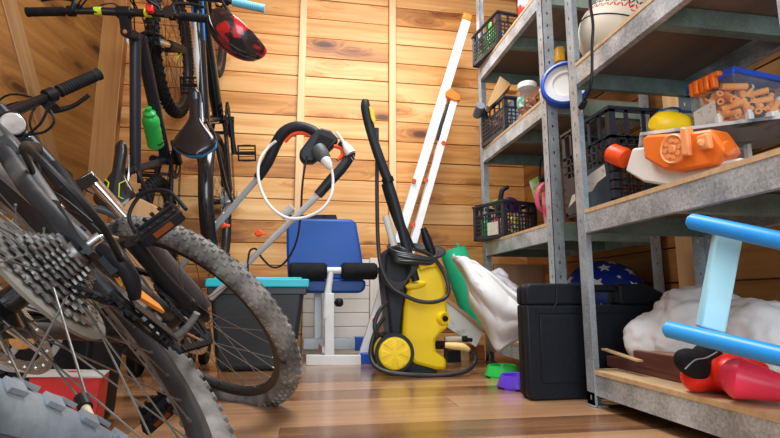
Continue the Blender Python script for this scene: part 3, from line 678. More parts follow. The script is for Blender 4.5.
# boxing glove
gc = at(716, 371, Y=.985); 
t = thing('boxing_glove', gc, 'red boxing glove with a black palm lying on the bottom shelf edge', 'boxing glove')
def P_(x, y, Y): return at(x, y, Y=Y)
b = MB()
b.sphere(P_(715, 371, .985), (.062, .056, .044), Matrix.Rotation(.25, 3, 'Y'), 28, 18)
b.sphere(P_(737, 374, .93), (.052, .045, .042), None, 24, 14)
b.sphere(P_(697, 376, .99), (.03, .036, .036), Matrix.Rotation(.5, 3, 'Y'), 24, 14)
b.cyl(P_(735, 374, .93), P_(765, 380, .88), .040, .034, 24)
b.build('mitt', GLOVE, t, remesh=.005, smooth_it=10)
b = MB(); b.sphere(P_(694, 364, .972), (.045, .032, .030), Matrix.Rotation(.45, 3, 'Y'), 26, 16); b.sphere(P_(708, 355, .975), (.032, .030, .022), Matrix.Rotation(.35, 3, 'Y'), 20, 12)
b.build('black_palm', BLKM, t, remesh=.005, smooth_it=8)
b = MB().tube([P_(685, 369, .93), P_(695, 360, .925), P_(706, 358, .93), P_(717, 352, .94)], .0014, 6, smooth=4); b.build('piping', mat('grey_piping', (.3, .3, .32), .6), t)
cA, cB = P_(735, 377, .885), P_(784, 389, .83)
t = thing('toy_trumpet', cA, 'pinkish red flared plastic cone with a grey tube, beside the boxing glove', 'toy')
MB().lathe([(.0, -.026), (.014, -.024), (.028, -.016), (.037, -.006), (.041, .004), (.039, .012), (.034, .03), (.027, .065), (.021, .085), (0, .085)], cA, cB - cA, 32).build('flare', PINKR, t)
d_ = (cB - cA).normalized(); MB().cyl(cA + d_ * .07, cA + d_ * .2, .019, n=22).build('tube', mat('grey_tube', (.42, .45, .50), .4), t)
# starry ball behind the case
sc_ = at(606, 300, Y=1.80); Rb = .163; sc_ = V((sc_.x + .01, 1.83, .122 + Rb)); 
t = thing('beach_ball', sc_, 'navy blue ball with white stars on the far bottom shelf behind the black case', 'ball')
stars = MB().sphere(sc_, Rb, None, 48, 30); vdir = (CAM - sc_).normalized(); k = 0
for i in range(72):
    z = 1 - 2 * (i + .5) / 72; a = i * 2.39996; q = V((sqrt(1 - z * z) * cos(a), sqrt(1 - z * z) * sin(a), z))
    x_ = q.orthogonal().normalized(); y_ = q.cross(x_); r = .026 if i % 3 else .010; P = []
    a0 = random.random() * 2
    for j in range(10):
        rr = r if j % 2 == 0 else r * .45; p = q * Rb + (x_ * cos(a0 + j * pi / 5) + y_ * sin(a0 + j * pi / 5)) * rr; P.append(sc_ + p.normalized() * (Rb + .0012))
    o_ = len(stars.v); stars.add(P + [sc_ + q * (Rb + .0016)], [(j, (j + 1) % 10, 10) for j in range(10)], 1)
o = stars.build('ball_body', [mat('navy_blue', (.008, .03, .27), .35, var=.1), WHT], t)

# ------------------------------------------------------------------ black tool case standing between the units
KY = 1.446; KX0 = at(530, 402, Y=KY).x; KX1 = .915 * 2 - KX0; KH = .345
t = thing('tool_case', ((KX0 + KX1) / 2, KY + .036, 0), 'large black moulded tool case standing on the floor before the shelf posts', 'tool case')
def rrect(x0, x1, z0, z1, r, y, n=5):
    P = []
    for cx_, cz_, a0 in ((x1 - r, z1 - r, 0), (x0 + r, z1 - r, 90), (x0 + r, z0 + r, 180), (x1 - r, z0 + r, 270)):
        for k in range(n + 1): a = radians(a0 + 90 * k / n); P.append(V((cx_ + r * cos(a), y, cz_ + r * sin(a))))
    return P
hx = .915; hz0, hz1 = KH - .065, KH - .026
def case_half(y0, dy, nm):
    # a shell with a real opening for the handle
    b = MB(); out = rrect(KX0, KX1, 0, KH, .022, y0); 
    xs = [KX0, hx - .058, hx + .058, KX1]
    b.prism([V((KX0 + .012, y0, 0)), V((KX1 - .012, y0, 0)), V((KX1, y0, .014)), V((KX1, y0, hz0)), V((KX0, y0, hz0)), V((KX0, y0, .014))], (0, dy, 0))
    b.prism([V((KX0, y0, hz0)), V((hx - .058, y0, hz0)), V((hx - .058, y0, KH)), V((KX0 + .02, y0, KH)), V((KX0 + .006, y0, KH - .006)), V((KX0, y0, KH - .02))], (0, dy, 0))
    b.prism([V((KX1, y0, hz0)), V((hx + .058, y0, hz0)), V((hx + .058, y0, KH)), V((KX1 - .10, y0, KH)), V((KX1, y0, KH - .05))], (0, dy, 0))
    return b.build(nm, CASEM, t, bevel=.010)
CASEM = mat('case_plastic', (.010, .013, .019), .5, var=.15, spec=.25, scale=50, bump=.25)
case_half(KY, .034, 'front_shell'); case_half(KY + .038, .034, 'back_shell')
MB().box(((KX0 + KX1) / 2, KY + .036, KH / 2 - .02), (KX1 - KX0 - .016, .01, KH - .10)).build('seal', BLKM, t)
b = MB().box((hx, KY + .036, KH - .014), (.13, .030, .024)); b.build('handle', CASEM, t, bevel=.008)
MB().tube([V((KX0 + .10, KY - .001, KH - .005)), V((KX0 + .10, KY - .002, KH - .05)), V((KX0 + .085, KY - .002, KH - .08))], .003, 8, smooth=4).box((KX0 + .17, KY - .002, hz0 - .02), (.28, .006, .008)).build('moulded_rib', CASEM, t)
MB().box(((KX0 + KX1) / 2, KY - .002, .15), (KX1 - KX0 - .08, .006, .2)).build('front_panel', CASEM, t, bevel=.004)

# ------------------------------------------------------------------ pet bowls
for (pxx, pyy, r, mm, lb) in ((500, 377, .066, GRNB, 'green plastic pet bowl on the floor, behind the purple one'), (518, 391, .066, PUR, 'purple plastic pet bowl on the floor beside the black tool case')):
    c = at(pxx, pyy, Z=0); 
    if mm is PUR: c = at(511, 391, Z=0); c.x -= 0; c.y = 1.66; c.x = at(515, 391, Y=1.66).x
    h = .045
    c.x += .01
    t = thing('pet_bowl', c, lb, 'pet bowl', 'pet bowls')
    MB().lathe([(r, .005), (r * 1.02, .008), (r * .86, h - .004), (r * .82, h), (r * .76, h - .002), (r * .66, .014), (0, .012), (0, .009), (r * .7, .009), (r * .84, h * .8), (r * .97, .008)], c, (0, 0, 1), 40, closed=True).build('bowl', mm, t)
    b = MB()
    for k in range(4):
        a = pi / 4 + k * pi / 2
        MB().prism([c + V((cos(a + s_ * .28) * rr, sin(a + s_ * .28) * rr, 0)) for s_, rr in ((-1, r * 1.04), (1, r * 1.04), (1, r * .9), (-1, r * .9))], (0, 0, .010)).build('foot', mm, t)

# ------------------------------------------------------------------ things along the back wall
# grooved white panel against the wall
t = thing('grooved_panel', (at(345, 350, Y=2.80).x, 2.8, 0), 'pale grooved panel leaning on the back wall behind the weight bench', 'panel')
x0 = at(303, 300, Y=2.79).x; x1 = at(369, 300, Y=2.79).x; zt = at(350, 259, Y=2.79).z
PANM = mat('off_white_panel', (.80, .75, .66), .6, var=.06, scale=5)
b = MB(); n = 7
for k in range(n): b.box(((x0 + x1) / 2, 2.795, zt * (k + .5) / n), (x1 - x0, .02, zt / n - .003))
b.box(((x0 + x1) / 2, 2.81, zt / 2), (x1 - x0, .015, zt)); b.build('slats', PANM, t, bevel=.002)
x2 = at(386, 300, Y=2.79).x
MB().box(((x1 + x2) / 2 + .004, 2.797, zt / 2 + .004), (x2 - x1, .03, zt + .008)).build('edge_board', PANM, t, bevel=.002)

# weight bench
BY = 2.36
t = thing('weight_bench', (at(330, 364, Y=2.36).x, 2.5, 0), 'blue padded weight bench with white legs and black foam rollers, against the back wall', 'weight bench')
MB().prism(px([(306, 355.5), (363, 355.5), (363, 365.5), (306, 365.5)], BY), (0, .045, 0)).build('front_foot', WHT, t, bevel=.003)
MB().prism(px([(361, 353.5), (376, 353.5), (376, 366), (361, 366)], BY - .004), (0, .053, 0)).build('foot_cap', BLUEC, t, bevel=.004)
MB().prism(px([(325, 293), (334, 293), (334.5, 356), (324.5, 356)], BY + .003), (0, .04, 0)).build('front_post', WHT, t, bevel=.003)
MB().prism(px([(318, 290), (323, 292), (326, 357), (318, 357)], BY + .003), (0, .0, 0)) 
p = lambda x, y, Y: at(x, y, Y=Y)
MB().tube([p(326.5, 318, BY + .02), p(327, 300, BY + .02), p(329, 285, BY + .02), p(331, 271, BY + .02)], [.020, .018, .016, .015], 14, smooth=4).build('roller_stem', WHT, t)
MB().cyl(p(323, 270.5, BY + .02), p(345, 270.5, BY + .02), .016, n=18).build('roller_bar', WHT, t)
for (xa, xb) in ((289, 327), (341, 377)):
    a, c = p(xa, 271, BY + .02), p(xb, 271.3, BY + .02); r = .040; d = (c - a).length
    MB().lathe([(0, 0), (r * .75, 0), (r, .012), (r, d - .012), (r * .75, d), (0, d)], a, c - a, 30).build('foam_roller', BLKM, t)
q = px([(293, 219), (299, 214.5), (345, 215.5), (352, 220), (366, 272), (366, 289), (361, 293), (288, 293), (285, 289), (285, 240)], BY + .10)
q = px([(286.5, 222), (290, 218), (352, 219), (356.5, 223), (362, 255), (364.5, 280), (288, 280), (286.5, 250)], BY + .09)
MB().prism(q, (0, .055, 0)).build('backrest_pad', BLUE, t, bevel=.012)
q = px([(288, 279), (364, 279), (366, 283), (365.5, 289), (361, 293), (291, 293), (286, 289), (286, 282)], BY + .05)
MB().prism(q, (0, .11, 0)).build('seat_pad', BLUE, t, bevel=.012)
for (xa, xb) in ((288, 325), (323, 336)): MB().prism(px([(xa, 214.5), (xb, 214.5), (xb + 2, 221), (xa, 221)], BY + .15), (0, .03, 0)).build('pad_bracket', BLK, t, bevel=.003)
MB().prism(px([(303, 338), (357, 338), (357, 350), (303, 350)], BY + .30), (0, .045, 0)).build('rear_foot', SILV, t, bevel=.003)
MB().prism(px([(355, 337), (367, 337), (367, 351), (355, 351)], BY + .296), (0, .053, 0)).build('rear_foot_cap', BLUEC, t, bevel=.004)
MB().prism(px([(314, 292), (322, 292), (322, 340), (314, 340)], BY + .31), (0, .03, 0)).build('rear_post', SILV, t, bevel=.003)
MB().bar(p(326, 350, BY + .03), p(322, 346, BY + .32), .035, .03).build('base_rail', WHT, t, bevel=.003)
MB().lathe([(0, 0), (.018, 0), (.020, .006), (.020, .022), (.016, .028), (0, .028)], p(336.5, 302.5, BY + .02), (.8, -.5, 0), 18).cyl(p(332, 302.5, BY + .025), p(336.5, 302.5, BY + .02), .006, n=10).build('tightening_knob', BLK, t)

# tote with turquoise lid
TX0, TX1, TY0, TY1 = at(206, 285, Y=2.17).x, at(308, 280, Y=2.17).x, 2.17, 2.34
zl = .375
t = thing('storage_tote', ((TX0 + TX1) / 2, (TY0 + TY1) / 2, 0), 'black plastic tote with a turquoise lid beside the weight bench', 'tote')
cx, cy = (TX0 + TX1) / 2, (TY0 + TY1) / 2
def taper(x0, x1, y0, y1, x2, x3, y2, y3, z0, z1):
    return MB().add([(x0, y0, z0), (x1, y0, z0), (x1, y1, z0), (x0, y1, z0), (x2, y2, z1), (x3, y2, z1), (x3, y3, z1), (x2, y3, z1)], [(3, 2, 1, 0), (4, 5, 6, 7), (0, 1, 5, 4), (1, 2, 6, 5), (2, 3, 7, 6), (3, 0, 4, 7)])
TOTE = mat('tote_black', (.035, .042, .05), .4, var=.12, scale=6)
taper(TX0 + .05, TX1 - .05, TY0 + .03, TY1 - .02, TX0 + .012, TX1 - .012, TY0 + .008, TY1 - .008, .004, zl - .03).build('body', TOTE, t, bevel=.02)
MB().box((cx, cy, zl - .045), (TX1 - TX0 - .008, TY1 - TY0 - .004, .03)).build('rim', TOTE, t, bevel=.004)
MB().box((cx, cy, zl - .012), (TX1 - TX0 + .01, TY1 - TY0 + .012, .036)).box((cx, cy, zl + .008), (TX1 - TX0 - .05, TY1 - TY0 - .05, .012)).build('lid', TURQ, t, bevel=.006)

# lawn mower with folded up handle
t = thing('lawn_mower', (-.36, 2.35, 0), 'electric lawn mower with a grey tube handle and black grip, behind the bicycles', 'lawn mower')
LB, LT = p(180, 268, 2.40), p(258, 178, 2.10)
RB, RT_ = p(228, 282, 2.12), p(318, 195, 1.95)
TUBE = mat('grey_tube_paint', (.60, .64, .67), .35, .15, .05)
dl = (LT - LB).normalized(); dr = (RT_ - RB).normalized()
LB2 = LB - dl * .18; RB2 = RB - dr * .10
MB().tube([LB2, LB, LT], .0125, 16).build('handle_tube', TUBE, t)
MB().tube([RB2, RB, RT_], .0125, 16).build('handle_tube', TUBE, t)
GR = CHAR
g1 = [LT, p(268, 162, 2.07), p(276, 144, 2.05), p(284, 132, 2.03), p(296, 127, 2.02), p(309, 129, 2.01), p(318, 134, 2.0)]
MB().tube(g1, [.019, .022, .023, .023, .023, .022, .019], 18, smooth=5).build('foam_grip', GR, t)
g2 = [p(340, 143, 1.98), p(349, 150, 1.97), p(350, 156, 1.96), p(342, 168, 1.95), p(331, 180, 1.95), RT_]
MB().tube(g2, [.018, .019, .020, .021, .021, .019], 18, smooth=5).build('foam_grip', GR, t)
MB().tube([p(285, 142, 2.03), p(292, 135, 2.02), p(302, 133, 2.01), p(312, 137, 2.01)], [.007, .008, .008, .007], 10, smooth=5).build('trigger_bar', ORGR, t)
MB().tube([p(334, 146, 1.975), p(342, 149, 1.97), p(342, 156, 1.965), p(337, 160, 1.96)], [.007, .009, .009, .007], 10, smooth=5).build('trigger_bar', ORGR, t)
sw = MB().prism(px([(317, 129), (322, 127.5), (331, 130), (338, 138), (338, 142), (325, 154), (313, 162), (303, 162), (299, 156), (300, 150), (312, 134)], 1.98), (0, .05, 0))
sw.build('switch_box', GR, t, bevel=.012)
MB().prism(px([(320, 133), (334, 139), (326, 149), (313, 146)], 1.976), (0, .01, 0)).build('switch_panel', BLKM, t, bevel=.003)
MB().lathe([(0, 0), (.028, 0), (.031, .01), (.030, .04), (.024, .062), (.018, .07), (0, .07)], p(317, 148, 1.95), (p(328, 163, 1.93) - p(317, 148, 1.95)), 24).build('plug_socket', mat('socket_grey', (.075, .09, .09), .5), t)
for (c, dd_) in ((p(226, 226, 2.28), dl), (p(262, 234, 2.05), dr)):
    nb = MB().lathe([(0, 0), (.012, 0), (.016, .006), (.012, .014), (0, .014)], c + V((-.01, -.014, 0)), (-.2, -1, .1), 14).bar(c + V((-.03, -.02, .004)), c + V((.02, -.02, -.002)), .008, .012); nb.build('wing_knob', ORGR, t, bevel=.002)
for (c, dd_) in ((p(214, 228, 2.30), dl), (p(222, 219, 2.28), dl), (p(287, 212, 2.03), dr)):
    MB().cyl(c - dd_ * .03, c + dd_ * .03, .0155, n=14).build('tube_clamp', TUBE, t)
# deck and wheels behind the bicycle wheel
dk = MB().prism([V((-.62, 2.12, .06)), V((-.46, 2.08, .06)), V((-.46, 2.52, .06)), V((-.62, 2.52, .06))], (0, 0, .16)); dk.box((-.54, 2.32, .25), (.13, .28, .08)); dk.build('deck', BLK, t, bevel=.02)
for (x_, y_) in ((-.455, 2.16), (-.455, 2.50), (-.645, 2.16), (-.645, 2.50)):
    MB().cyl((x_ - .015, y_, .08), (x_ + .015, y_, .08), .08, n=28).build('wheel', RUB, t)
MB().bar(LB2, V((-.60, 2.44, .15)), .02, .02).build('handle_bracket', BLK, t); MB().bar(RB2, V((-.47, 2.14, .15)), .02, .02).build('handle_bracket', BLK, t)
# cords on the mower
t = thing('extension_cord', p(327, 165, 1.93), 'white extension cord looped from the plug of the lawn mower handle', 'cord')
MB().tube([p(x, y, Y_) for x, y, Y_ in ((331, 167, 1.93), (333, 180, 1.93), (331, 196, 1.92), (322, 209, 1.92), (306, 217, 1.93), (288, 218, 1.94), (272, 208, 1.96), (262, 192, 1.99), (258, 175, 2.0), (260, 160, 2.01), (268, 148, 2.02), (276, 141, 2.01))], .0058, 10, smooth=8).build('flex', WHTP, t)
MB().lathe([(0, 0), (.018, 0), (.021, .01), (.018, .03), (.010, .05), (0, .05)], p(324, 158, 1.93), p(331, 169, 1.93) - p(324, 158, 1.93), 20).build('socket_end', WHTP, t)
b = MB().lathe([(0, 0), (.010, 0), (.016, .02), (.020, .03), (.021, .055), (0, .055)], p(344, 143, 1.95), p(353, 157, 1.94) - p(344, 143, 1.95), 20); b.build('plug', WHTP, t)
MB().tube([p(336, 132, 1.95), p(340, 137, 1.95), p(345, 145, 1.95)], .006, 10, smooth=4).build('plug_lead', WHTP, t)
for s_ in (-1, 1): MB().cyl(p(352 + s_, 156 - s_, 1.94), p(354.5 + s_, 161 - s_, 1.94), .002, n=8).build('pin', STEEL, t)
t = thing('mower_cable', p(302, 200, 1.95), 'thin dark cable hanging from the mower switch box down over the tote', 'cable')
MB().tube([p(x, y, Y_) for x, y, Y_ in ((307, 156, 1.96), (304, 172, 1.96), (302, 190, 1.96), (301, 210, 1.98), (298, 235, 2.0), (292, 252, 2.02), (282, 265, 2.05), (272, 267, 2.06), (262, 258, 2.06), (256, 249, 2.06), (250, 251, 2.06), (248, 262, 2.07), (248, 275, 2.10))], .0042, 8, smooth=7).build('flex', CHAR, t)
# pressure washer
PY = 2.03
t = thing('pressure_washer', (at(418, 370, Y=PY).x, PY + .1, 0), 'yellow and black pressure washer standing in front of the back wall', 'pressure washer')
q = px([(419, 262), (427, 258.5), (438, 260), (443, 268), (446, 290), (449.5, 327), (441, 334), (436, 340), (436, 352), (447, 359), (447, 370), (436, 370), (414, 364), (406, 350), (403, 338), (405, 308), (409, 288), (414, 270)], PY)
MB().prism(q, (0, .17, 0)).build('front_shell', YEL, t, bevel=.014)
q = px([(386, 250), (396, 243), (408, 245), (420, 262), (412, 272), (407, 290), (404, 310), (401, 340), (409, 358), (398, 364), (391, 345), (388, 310), (384, 275)], PY + .03)
MB().prism(q, (0, .18, 0)).build('rear_shell', CHAR, t, bevel=.012)
MB().prism(px([(398, 358), (412, 361), (438, 370), (437, 374), (420, 376), (403, 372)], PY + .01), (0, .15, 0)).build('base', CHAR, t, bevel=.008)
MB().prism(px([(418, 262), (427, 258), (438, 260), (442, 267), (428, 269), (419, 272)], PY - .006), (0, .10, 0)).build('top_cap', YEL, t, bevel=.008)
MB().sphere(at(416, 285, Y=PY - .005), (.045, .014, .016), Matrix.Rotation(-.18, 3, 'Y'), 20, 12).build('hand_recess', YEL, t)
c = at(443.5, 318.5, Y=PY - .002); MB().lathe([(.0, .0), (.012, 0), (.014, .010), (.024, .012), (.028, .004), (.029, -.012), (0, -.012)], c, (.35, -1, 0), 28).build('pressure_dial', YEL, t)
MB().lathe([(0, 0), (.012, 0), (.010, .01), (0, .011)], c + V((.0035, -.010, 0)), (.35, -1, 0), 16).build('dial_centre', BLK, t)
def wheelw(cx_, cy_, Y, name='wheel'):
    c = at(cx_, cy_, Y=Y); R_ = .078; ax_ = V((-.12, -1, 0)).normalized()
    w = MB().lathe([(R_ * .83, -.016), (R_ * .97, -.016), (R_, -.008), (R_, .010), (R_ * .96, .018), (R_ * .83, .018)], c, ax_, 40, closed=True).build(name, CHAR, t)
    hb = MB().lathe([(0, -.012), (R_ * .83, -.012), (R_ * .83, .014), (R_ * .78, .018), (R_ * .2, .021), (0, .021)], c, ax_, 40)
    x_ = ax_.orthogonal().normalized(); y_ = ax_.cross(x_)
    for k in range(6):
        a = k * pi / 3 + .3; e = lambda an, rr, h=.0: c + (x_ * cos(an) + y_ * sin(an)) * R_ * rr + ax_ * (.0175 + h)
        hb.prism([e(a - .12, .22), e(a + .12, .22), e(a + .30, .74), e(a - .30, .74)], ax_ * .0045)
    hb.build('hub_cap', YEL, w, bevel=.0015)
wheelw(394.5, 353, PY - .02); wheelw(388, 349, PY + .215)
# outlet with brass coupling
MB().cyl(at(437, 345, Y=PY + .03), at(447, 345, Y=PY), .017, n=18).build('outlet', BLK, t)
MB().cyl(at(445, 339, Y=PY), at(461, 339, Y=PY), .011, n=18).build('water_filter', mat('smoky_clear', (.45, .40, .32), .2), t)
MB().cyl(at(460, 339, Y=PY), at(472, 340, Y=PY), .008, n=16).cyl(at(463, 339, Y=PY), at(467, 339, Y=PY), .013, n=8).build('inlet', BLK, t)
MB().tube([at(445, 345, Y=PY - .01), at(455, 346, Y=PY - .02), at(463, 347, Y=PY - .03), at(469, 350, Y=PY - .03)], [.011, .015, .015, .009], 16, smooth=4).build('hose_connector', mat('pale_yellow', (.85, .60, .22), .4), t)
# gun and lance stored on top
t2 = thing('spray_lance', at(400, 250, Y=PY), 'long black spray gun of the pressure washer standing upright in its holder', 'spray gun')
g = [at(365.5, 100, Y=2.00), at(365.5, 107, Y=2.0), at(368.5, 122, Y=2.0), at(374, 142, Y=2.0), at(382, 165, Y=2.0), at(388, 180, Y=2.0)]
MB().tube(g, [.014, .021, .021, .020, .021, .020], 18, smooth=5).build('grip', CHAR, t2)
MB().prism(px([(369, 106), (373, 108), (376, 120), (374, 124), (371, 118)], 1.975), (0, .03, 0)).build('safety_catch', mat('catch_yellow', (.75, .55, .03), .4), t2, bevel=.002)
MB().cyl(at(387, 178, Y=2.0), at(388.7, 182.5, Y=2.0), .025, n=20).build('collar', BLK, t2)
MB().tube([at(388, 182, Y=2.0), at(396, 208, Y=2.0), at(407, 250, Y=2.0), at(416, 281, Y=2.0)], [.020, .020, .019, .016], 18, smooth=4).build('lance_tube', CHAR, t2)
MB().tube([at(384, 184, Y=2.02), at(390, 202, Y=2.02), at(400, 225, Y=2.02), at(411, 250, Y=2.01)], [.012, .015, .022, .020], 16, smooth=4).build('trigger_guard', BLK, t2)
MB().tube([at(423, 228, Y=2.05), at(427, 240, Y=2.05), at(433, 256, Y=2.05)], [.012, .020, .017], 16, smooth=4).build('nozzle', BLK, t2)
MB().tube([at(386, 216, Y=2.07), at(394, 246, Y=2.07)], .016, 16).build('nozzle_holder', WHTP, t2)
# hoses
t3 = thing('pressure_hose', at(420, 270, Y=1.98), 'black rubber hose wound round the top of the pressure washer and looping down its front', 'hose')
HO = mat('hose_black', (.028, .028, .030), .38, var=.15)
MB().tube([at(x, y, Y=Y_) for x, y, Y_ in ((377, 128, 2.04), (377, 160, 2.05), (377, 200, 2.05), (378, 240, 2.03), (381, 266, 1.99), (390, 285, 1.97), (402, 294, 1.96), (418, 301, 1.96), (434, 302, 1.96), (446, 297, 1.97), (448.5, 287, 1.98), (444, 273, 1.99), (437, 262, 1.99), (428, 254, 1.98), (415, 249, 1.97))], .0082, 12, smooth=7).build('hose_loop', HO, t3)
for k in range(7):
    o1 = k * 2.1
    MB().tube([at(388 + k * .8, 247 + k * 1.2, Y=2.02), at(397, 252 + k * 1.6, Y=1.965), at(414, 255 + k * 1.7 - (k > 3) * 2, Y=1.955 - .004 * (k % 3)), at(432, 258 + k * .9, Y=1.97), at(444 - k * 1.2, 254 - k * .3, Y=2.01), at(440 - k, 247 + k * .3, Y=2.12), at(412, 244 + k, Y=2.16), at(392, 244 + k, Y=2.10)], .0055, 8, True, smooth=5).build('hose_winding', HO, t3)
for k in range(6):
    MB().tube([at(418 - k, 262 + k * .3, Y=1.975), at(411 - k, 276 + k, Y=1.97), at(398, 284 + k * 1.2, Y=1.975), at(386 - k * .6, 276 + k, Y=2.0), at(384 - k * .4, 262, Y=2.03), at(389, 250, Y=2.03), at(402, 248 + k, Y=1.985)], .0045, 8, True, smooth=5).build('cord_winding', HO, t3)
MB().tube([at(382, 264, Y=2.03), at(378, 271, Y=2.03), at(383, 279, Y=2.02)], .0045, 8, smooth=4).build('loose_end', HO, t3)
MB().tube([at(x, y, Y=Y_) for x, y, Y_ in ((469, 350, 2.0), (475, 355, 2.0), (474, 364, 1.99), (466, 371, 1.95), (450, 374.5, 1.94), (430, 375.5, 1.94), (408, 374.5, 1.94), (388, 372, 1.95), (375, 366, 1.97), (370.5, 355, 2.0), (372, 342, 2.02), (377, 328, 2.03), (384, 318, 2.05))], .0085, 12, smooth=7).build('floor_hose', HO, t3)
MB().tube([at(x, y, Y=Y_) for x, y, Y_ in ((387, 303, 2.03), (380, 310, 2.01), (375, 322, 2.0), (376, 332, 2.0), (383, 336, 2.02))], .0085, 12, smooth=6).build('side_loop', HO, t3)

# folded ladder, seen from its side
def ladder_rail(a, b_, w, dpt, nm, par, cap=True):
    d = (b_ - a).normalized(); b = MB(); b.bar(a, b_, w, dpt, (0, 1, 0)); return b.build(nm, ALU, par, bevel=.002)
LY = 2.42
t = thing('aluminium_ladder', (at(368, 362, Y=LY).x, LY + .15, 0), 'folded aluminium ladder with orange end caps leaning towards the shelves', 'ladder')
A0, A1 = at(362, 364, Y=LY), at(466.5, 20, Y=LY); A0.z = max(A0.z, .012)
B1 = at(455, 97, Y=LY - .01); B0 = at(397, 300, Y=LY - .01); 
dA = (A1 - A0).normalized(); dB = (B1 - B0).normalized(); LO = V((.155, .988, 0)).normalized()
for dy in (0, .30):
    o_ = LO * dy
    ladder_rail(A0 + o_, A1 + o_, .047, .026, 'front_rail', t)
for dy in (.0, .27):
    o_ = LO * dy
    ladder_rail(B0 + o_ - dB * .10, B1 + o_, .036, .024, 'rear_rail', t)
for k in range(6):
    c = A0 + dA * (.22 + .235 * k); MB().bar(c + LO * .01, c + LO * .295, .05, .022, dA).build('step', ALU, t, bevel=.002)
for k in range(4):
    c = B0 + dB * (.08 + .235 * k); MB().bar(c + LO * .01, c + LO * .265, .02, .02, dB).build('rear_rung', ALU, t, bevel=.002)
for dy in (0, .30): MB().bar(A1 - dA * .012 + LO * dy, A1 + dA * .032 + LO * dy, .054, .034, (0, 1, 0)).build('orange_cap', ORG, t, bevel=.008)
MB().prism(px([(446, 91), (450, 88), (460.5, 95), (460.5, 100), (455, 101), (446, 96)], LY - .03), (0, .05, 0)).build('orange_hinge', ORG, t, bevel=.004)
for (x_, y_) in ((443.5, 143), (414, 181), (426, 180), (413, 224), (374.5, 320), (384, 333)):
    MB().cyl(at(x_, y_, Y=LY - .028), at(x_, y_, Y=LY - .012), .012, n=16).build('orange_rivet', ORGR, t)
MB().tube([at(449, 103, Y=LY + .0), at(441, 125, Y=LY), at(438, 140, Y=LY)], .009, 10).build('spreader', CHAR, t)

# green foam roll
ga, gb = at(454, 251, Y=2.33), at(482, 330, Y=2.25)
t = thing('green_foam_mat', gb, 'rolled green foam mat leaning behind the pressure washer', 'foam mat')
d_ = (ga - gb); n_ = 3
b = MB(); R_ = .074; prof = []
x_ = d_.normalized().orthogonal().normalized(); y_ = d_.normalized().cross(x_)
for s_ in range(70):
    a = s_ * .28; r = R_ * (1 - s_ / 70 * .72); prof.append((a, r))
o_ = []
for a, r in prof: o_.append((gb + (x_ * cos(a) + y_ * sin(a)) * r, ga + (x_ * cos(a) + y_ * sin(a)) * r))
for a, r in reversed(prof): o_.append((gb + (x_ * cos(a) + y_ * sin(a)) * (r - .007), ga + (x_ * cos(a) + y_ * sin(a)) * (r - .007)))
n = len(o_); vs = [p_[0] for p_ in o_] + [p_[1] for p_ in o_]; m = len(prof); fs = []
for i in range(n): j = (i + 1) % n; fs.append((i, j, n + j, n + i))
for i in range(m - 1): k2 = n - 1 - i; fs += [(i, i + 1, k2 - 1, k2), (n + i, n + k2, n + k2 - 1, n + i + 1)]
b.add(vs, fs); b.build('foam_roll', GRN, t)
odd('garden_stake', 'thin green stick between the foam roll and the shelf', 'stick', None, MB().cyl(at(456, 243, Y=2.42), at(484, 290, Y=2.40), .006, n=10), GRN)

# white sack hanging over the far bottom shelf
def sheet(name, label, cat, top, bot, Y0, Y1, mm, seed, nu=48, nv=40, amp=.02, thick=.012, drop=0):
    """a sagging cloth between two edges given in the photo, folded along its length"""
    def interp(L, u):
        f = u * (len(L) - 1); i = min(int(f), len(L) - 2); g = f - i; return L[i][0] * (1 - g) + L[i + 1][0] * g, L[i][1] * (1 - g) + L[i + 1][1] * g
    b = MB(); vs = []
    for i in range(nu + 1):
        u = i / nu; a = interp(top, u); c = interp(bot, u)
        for j in range(nv + 1):
            v = j / nv; x = a[0] * (1 - v) + c[0] * v; y = a[1] * (1 - v) + c[1] * v
            belly = sin(pi * min(1, max(0, v))) * sin(pi * u)
            n_ = noise.noise(V((u * 2.2 + seed, v * 3.5, 0))) + .45 * noise.noise(V((u * 4 + v * 3, v * 5 - u * 3, seed)))
            Y = Y0 * (1 - u) + Y1 * u - belly * .05 + amp * n_
            vs.append(at(x, y, Y=Y))
    W_ = nv + 1
    b.add(vs, [(i * W_ + j, i * W_ + j + 1, (i + 1) * W_ + j + 1, (i + 1) * W_ + j) for i in range(nu) for j in range(nv)])
    o = b.build(name, mm); s = o.modifiers.new('solid', 'SOLIDIFY'); s.thickness = thick; s.offset = 1
    return tag(o, label, cat)
sheet('woven_sack', 'pale grey woven sack slung over the lowest shelf beside the black tool case', 'sack',
      [(456, 257), (464, 256), (476, 262), (493, 273), (508, 286), (526, 300)], [(457, 260), (470, 280), (474, 303), (488, 326), (500, 351), (530, 334)], 2.10, 1.80, SACK, 4.2, amp=.034, thick=.02)
sheet('crumpled_cloth', 'crumpled grey cloth behind the woven sack under the middle shelf', 'cloth',
      [(488, 276), (500, 270), (512, 282), (524, 292)], [(492, 292), (503, 293), (514, 300), (524, 305)], 2.2, 2.05, mat('grey_cloth', (.46, .43, .45), .9), 9.2, amp=.05)
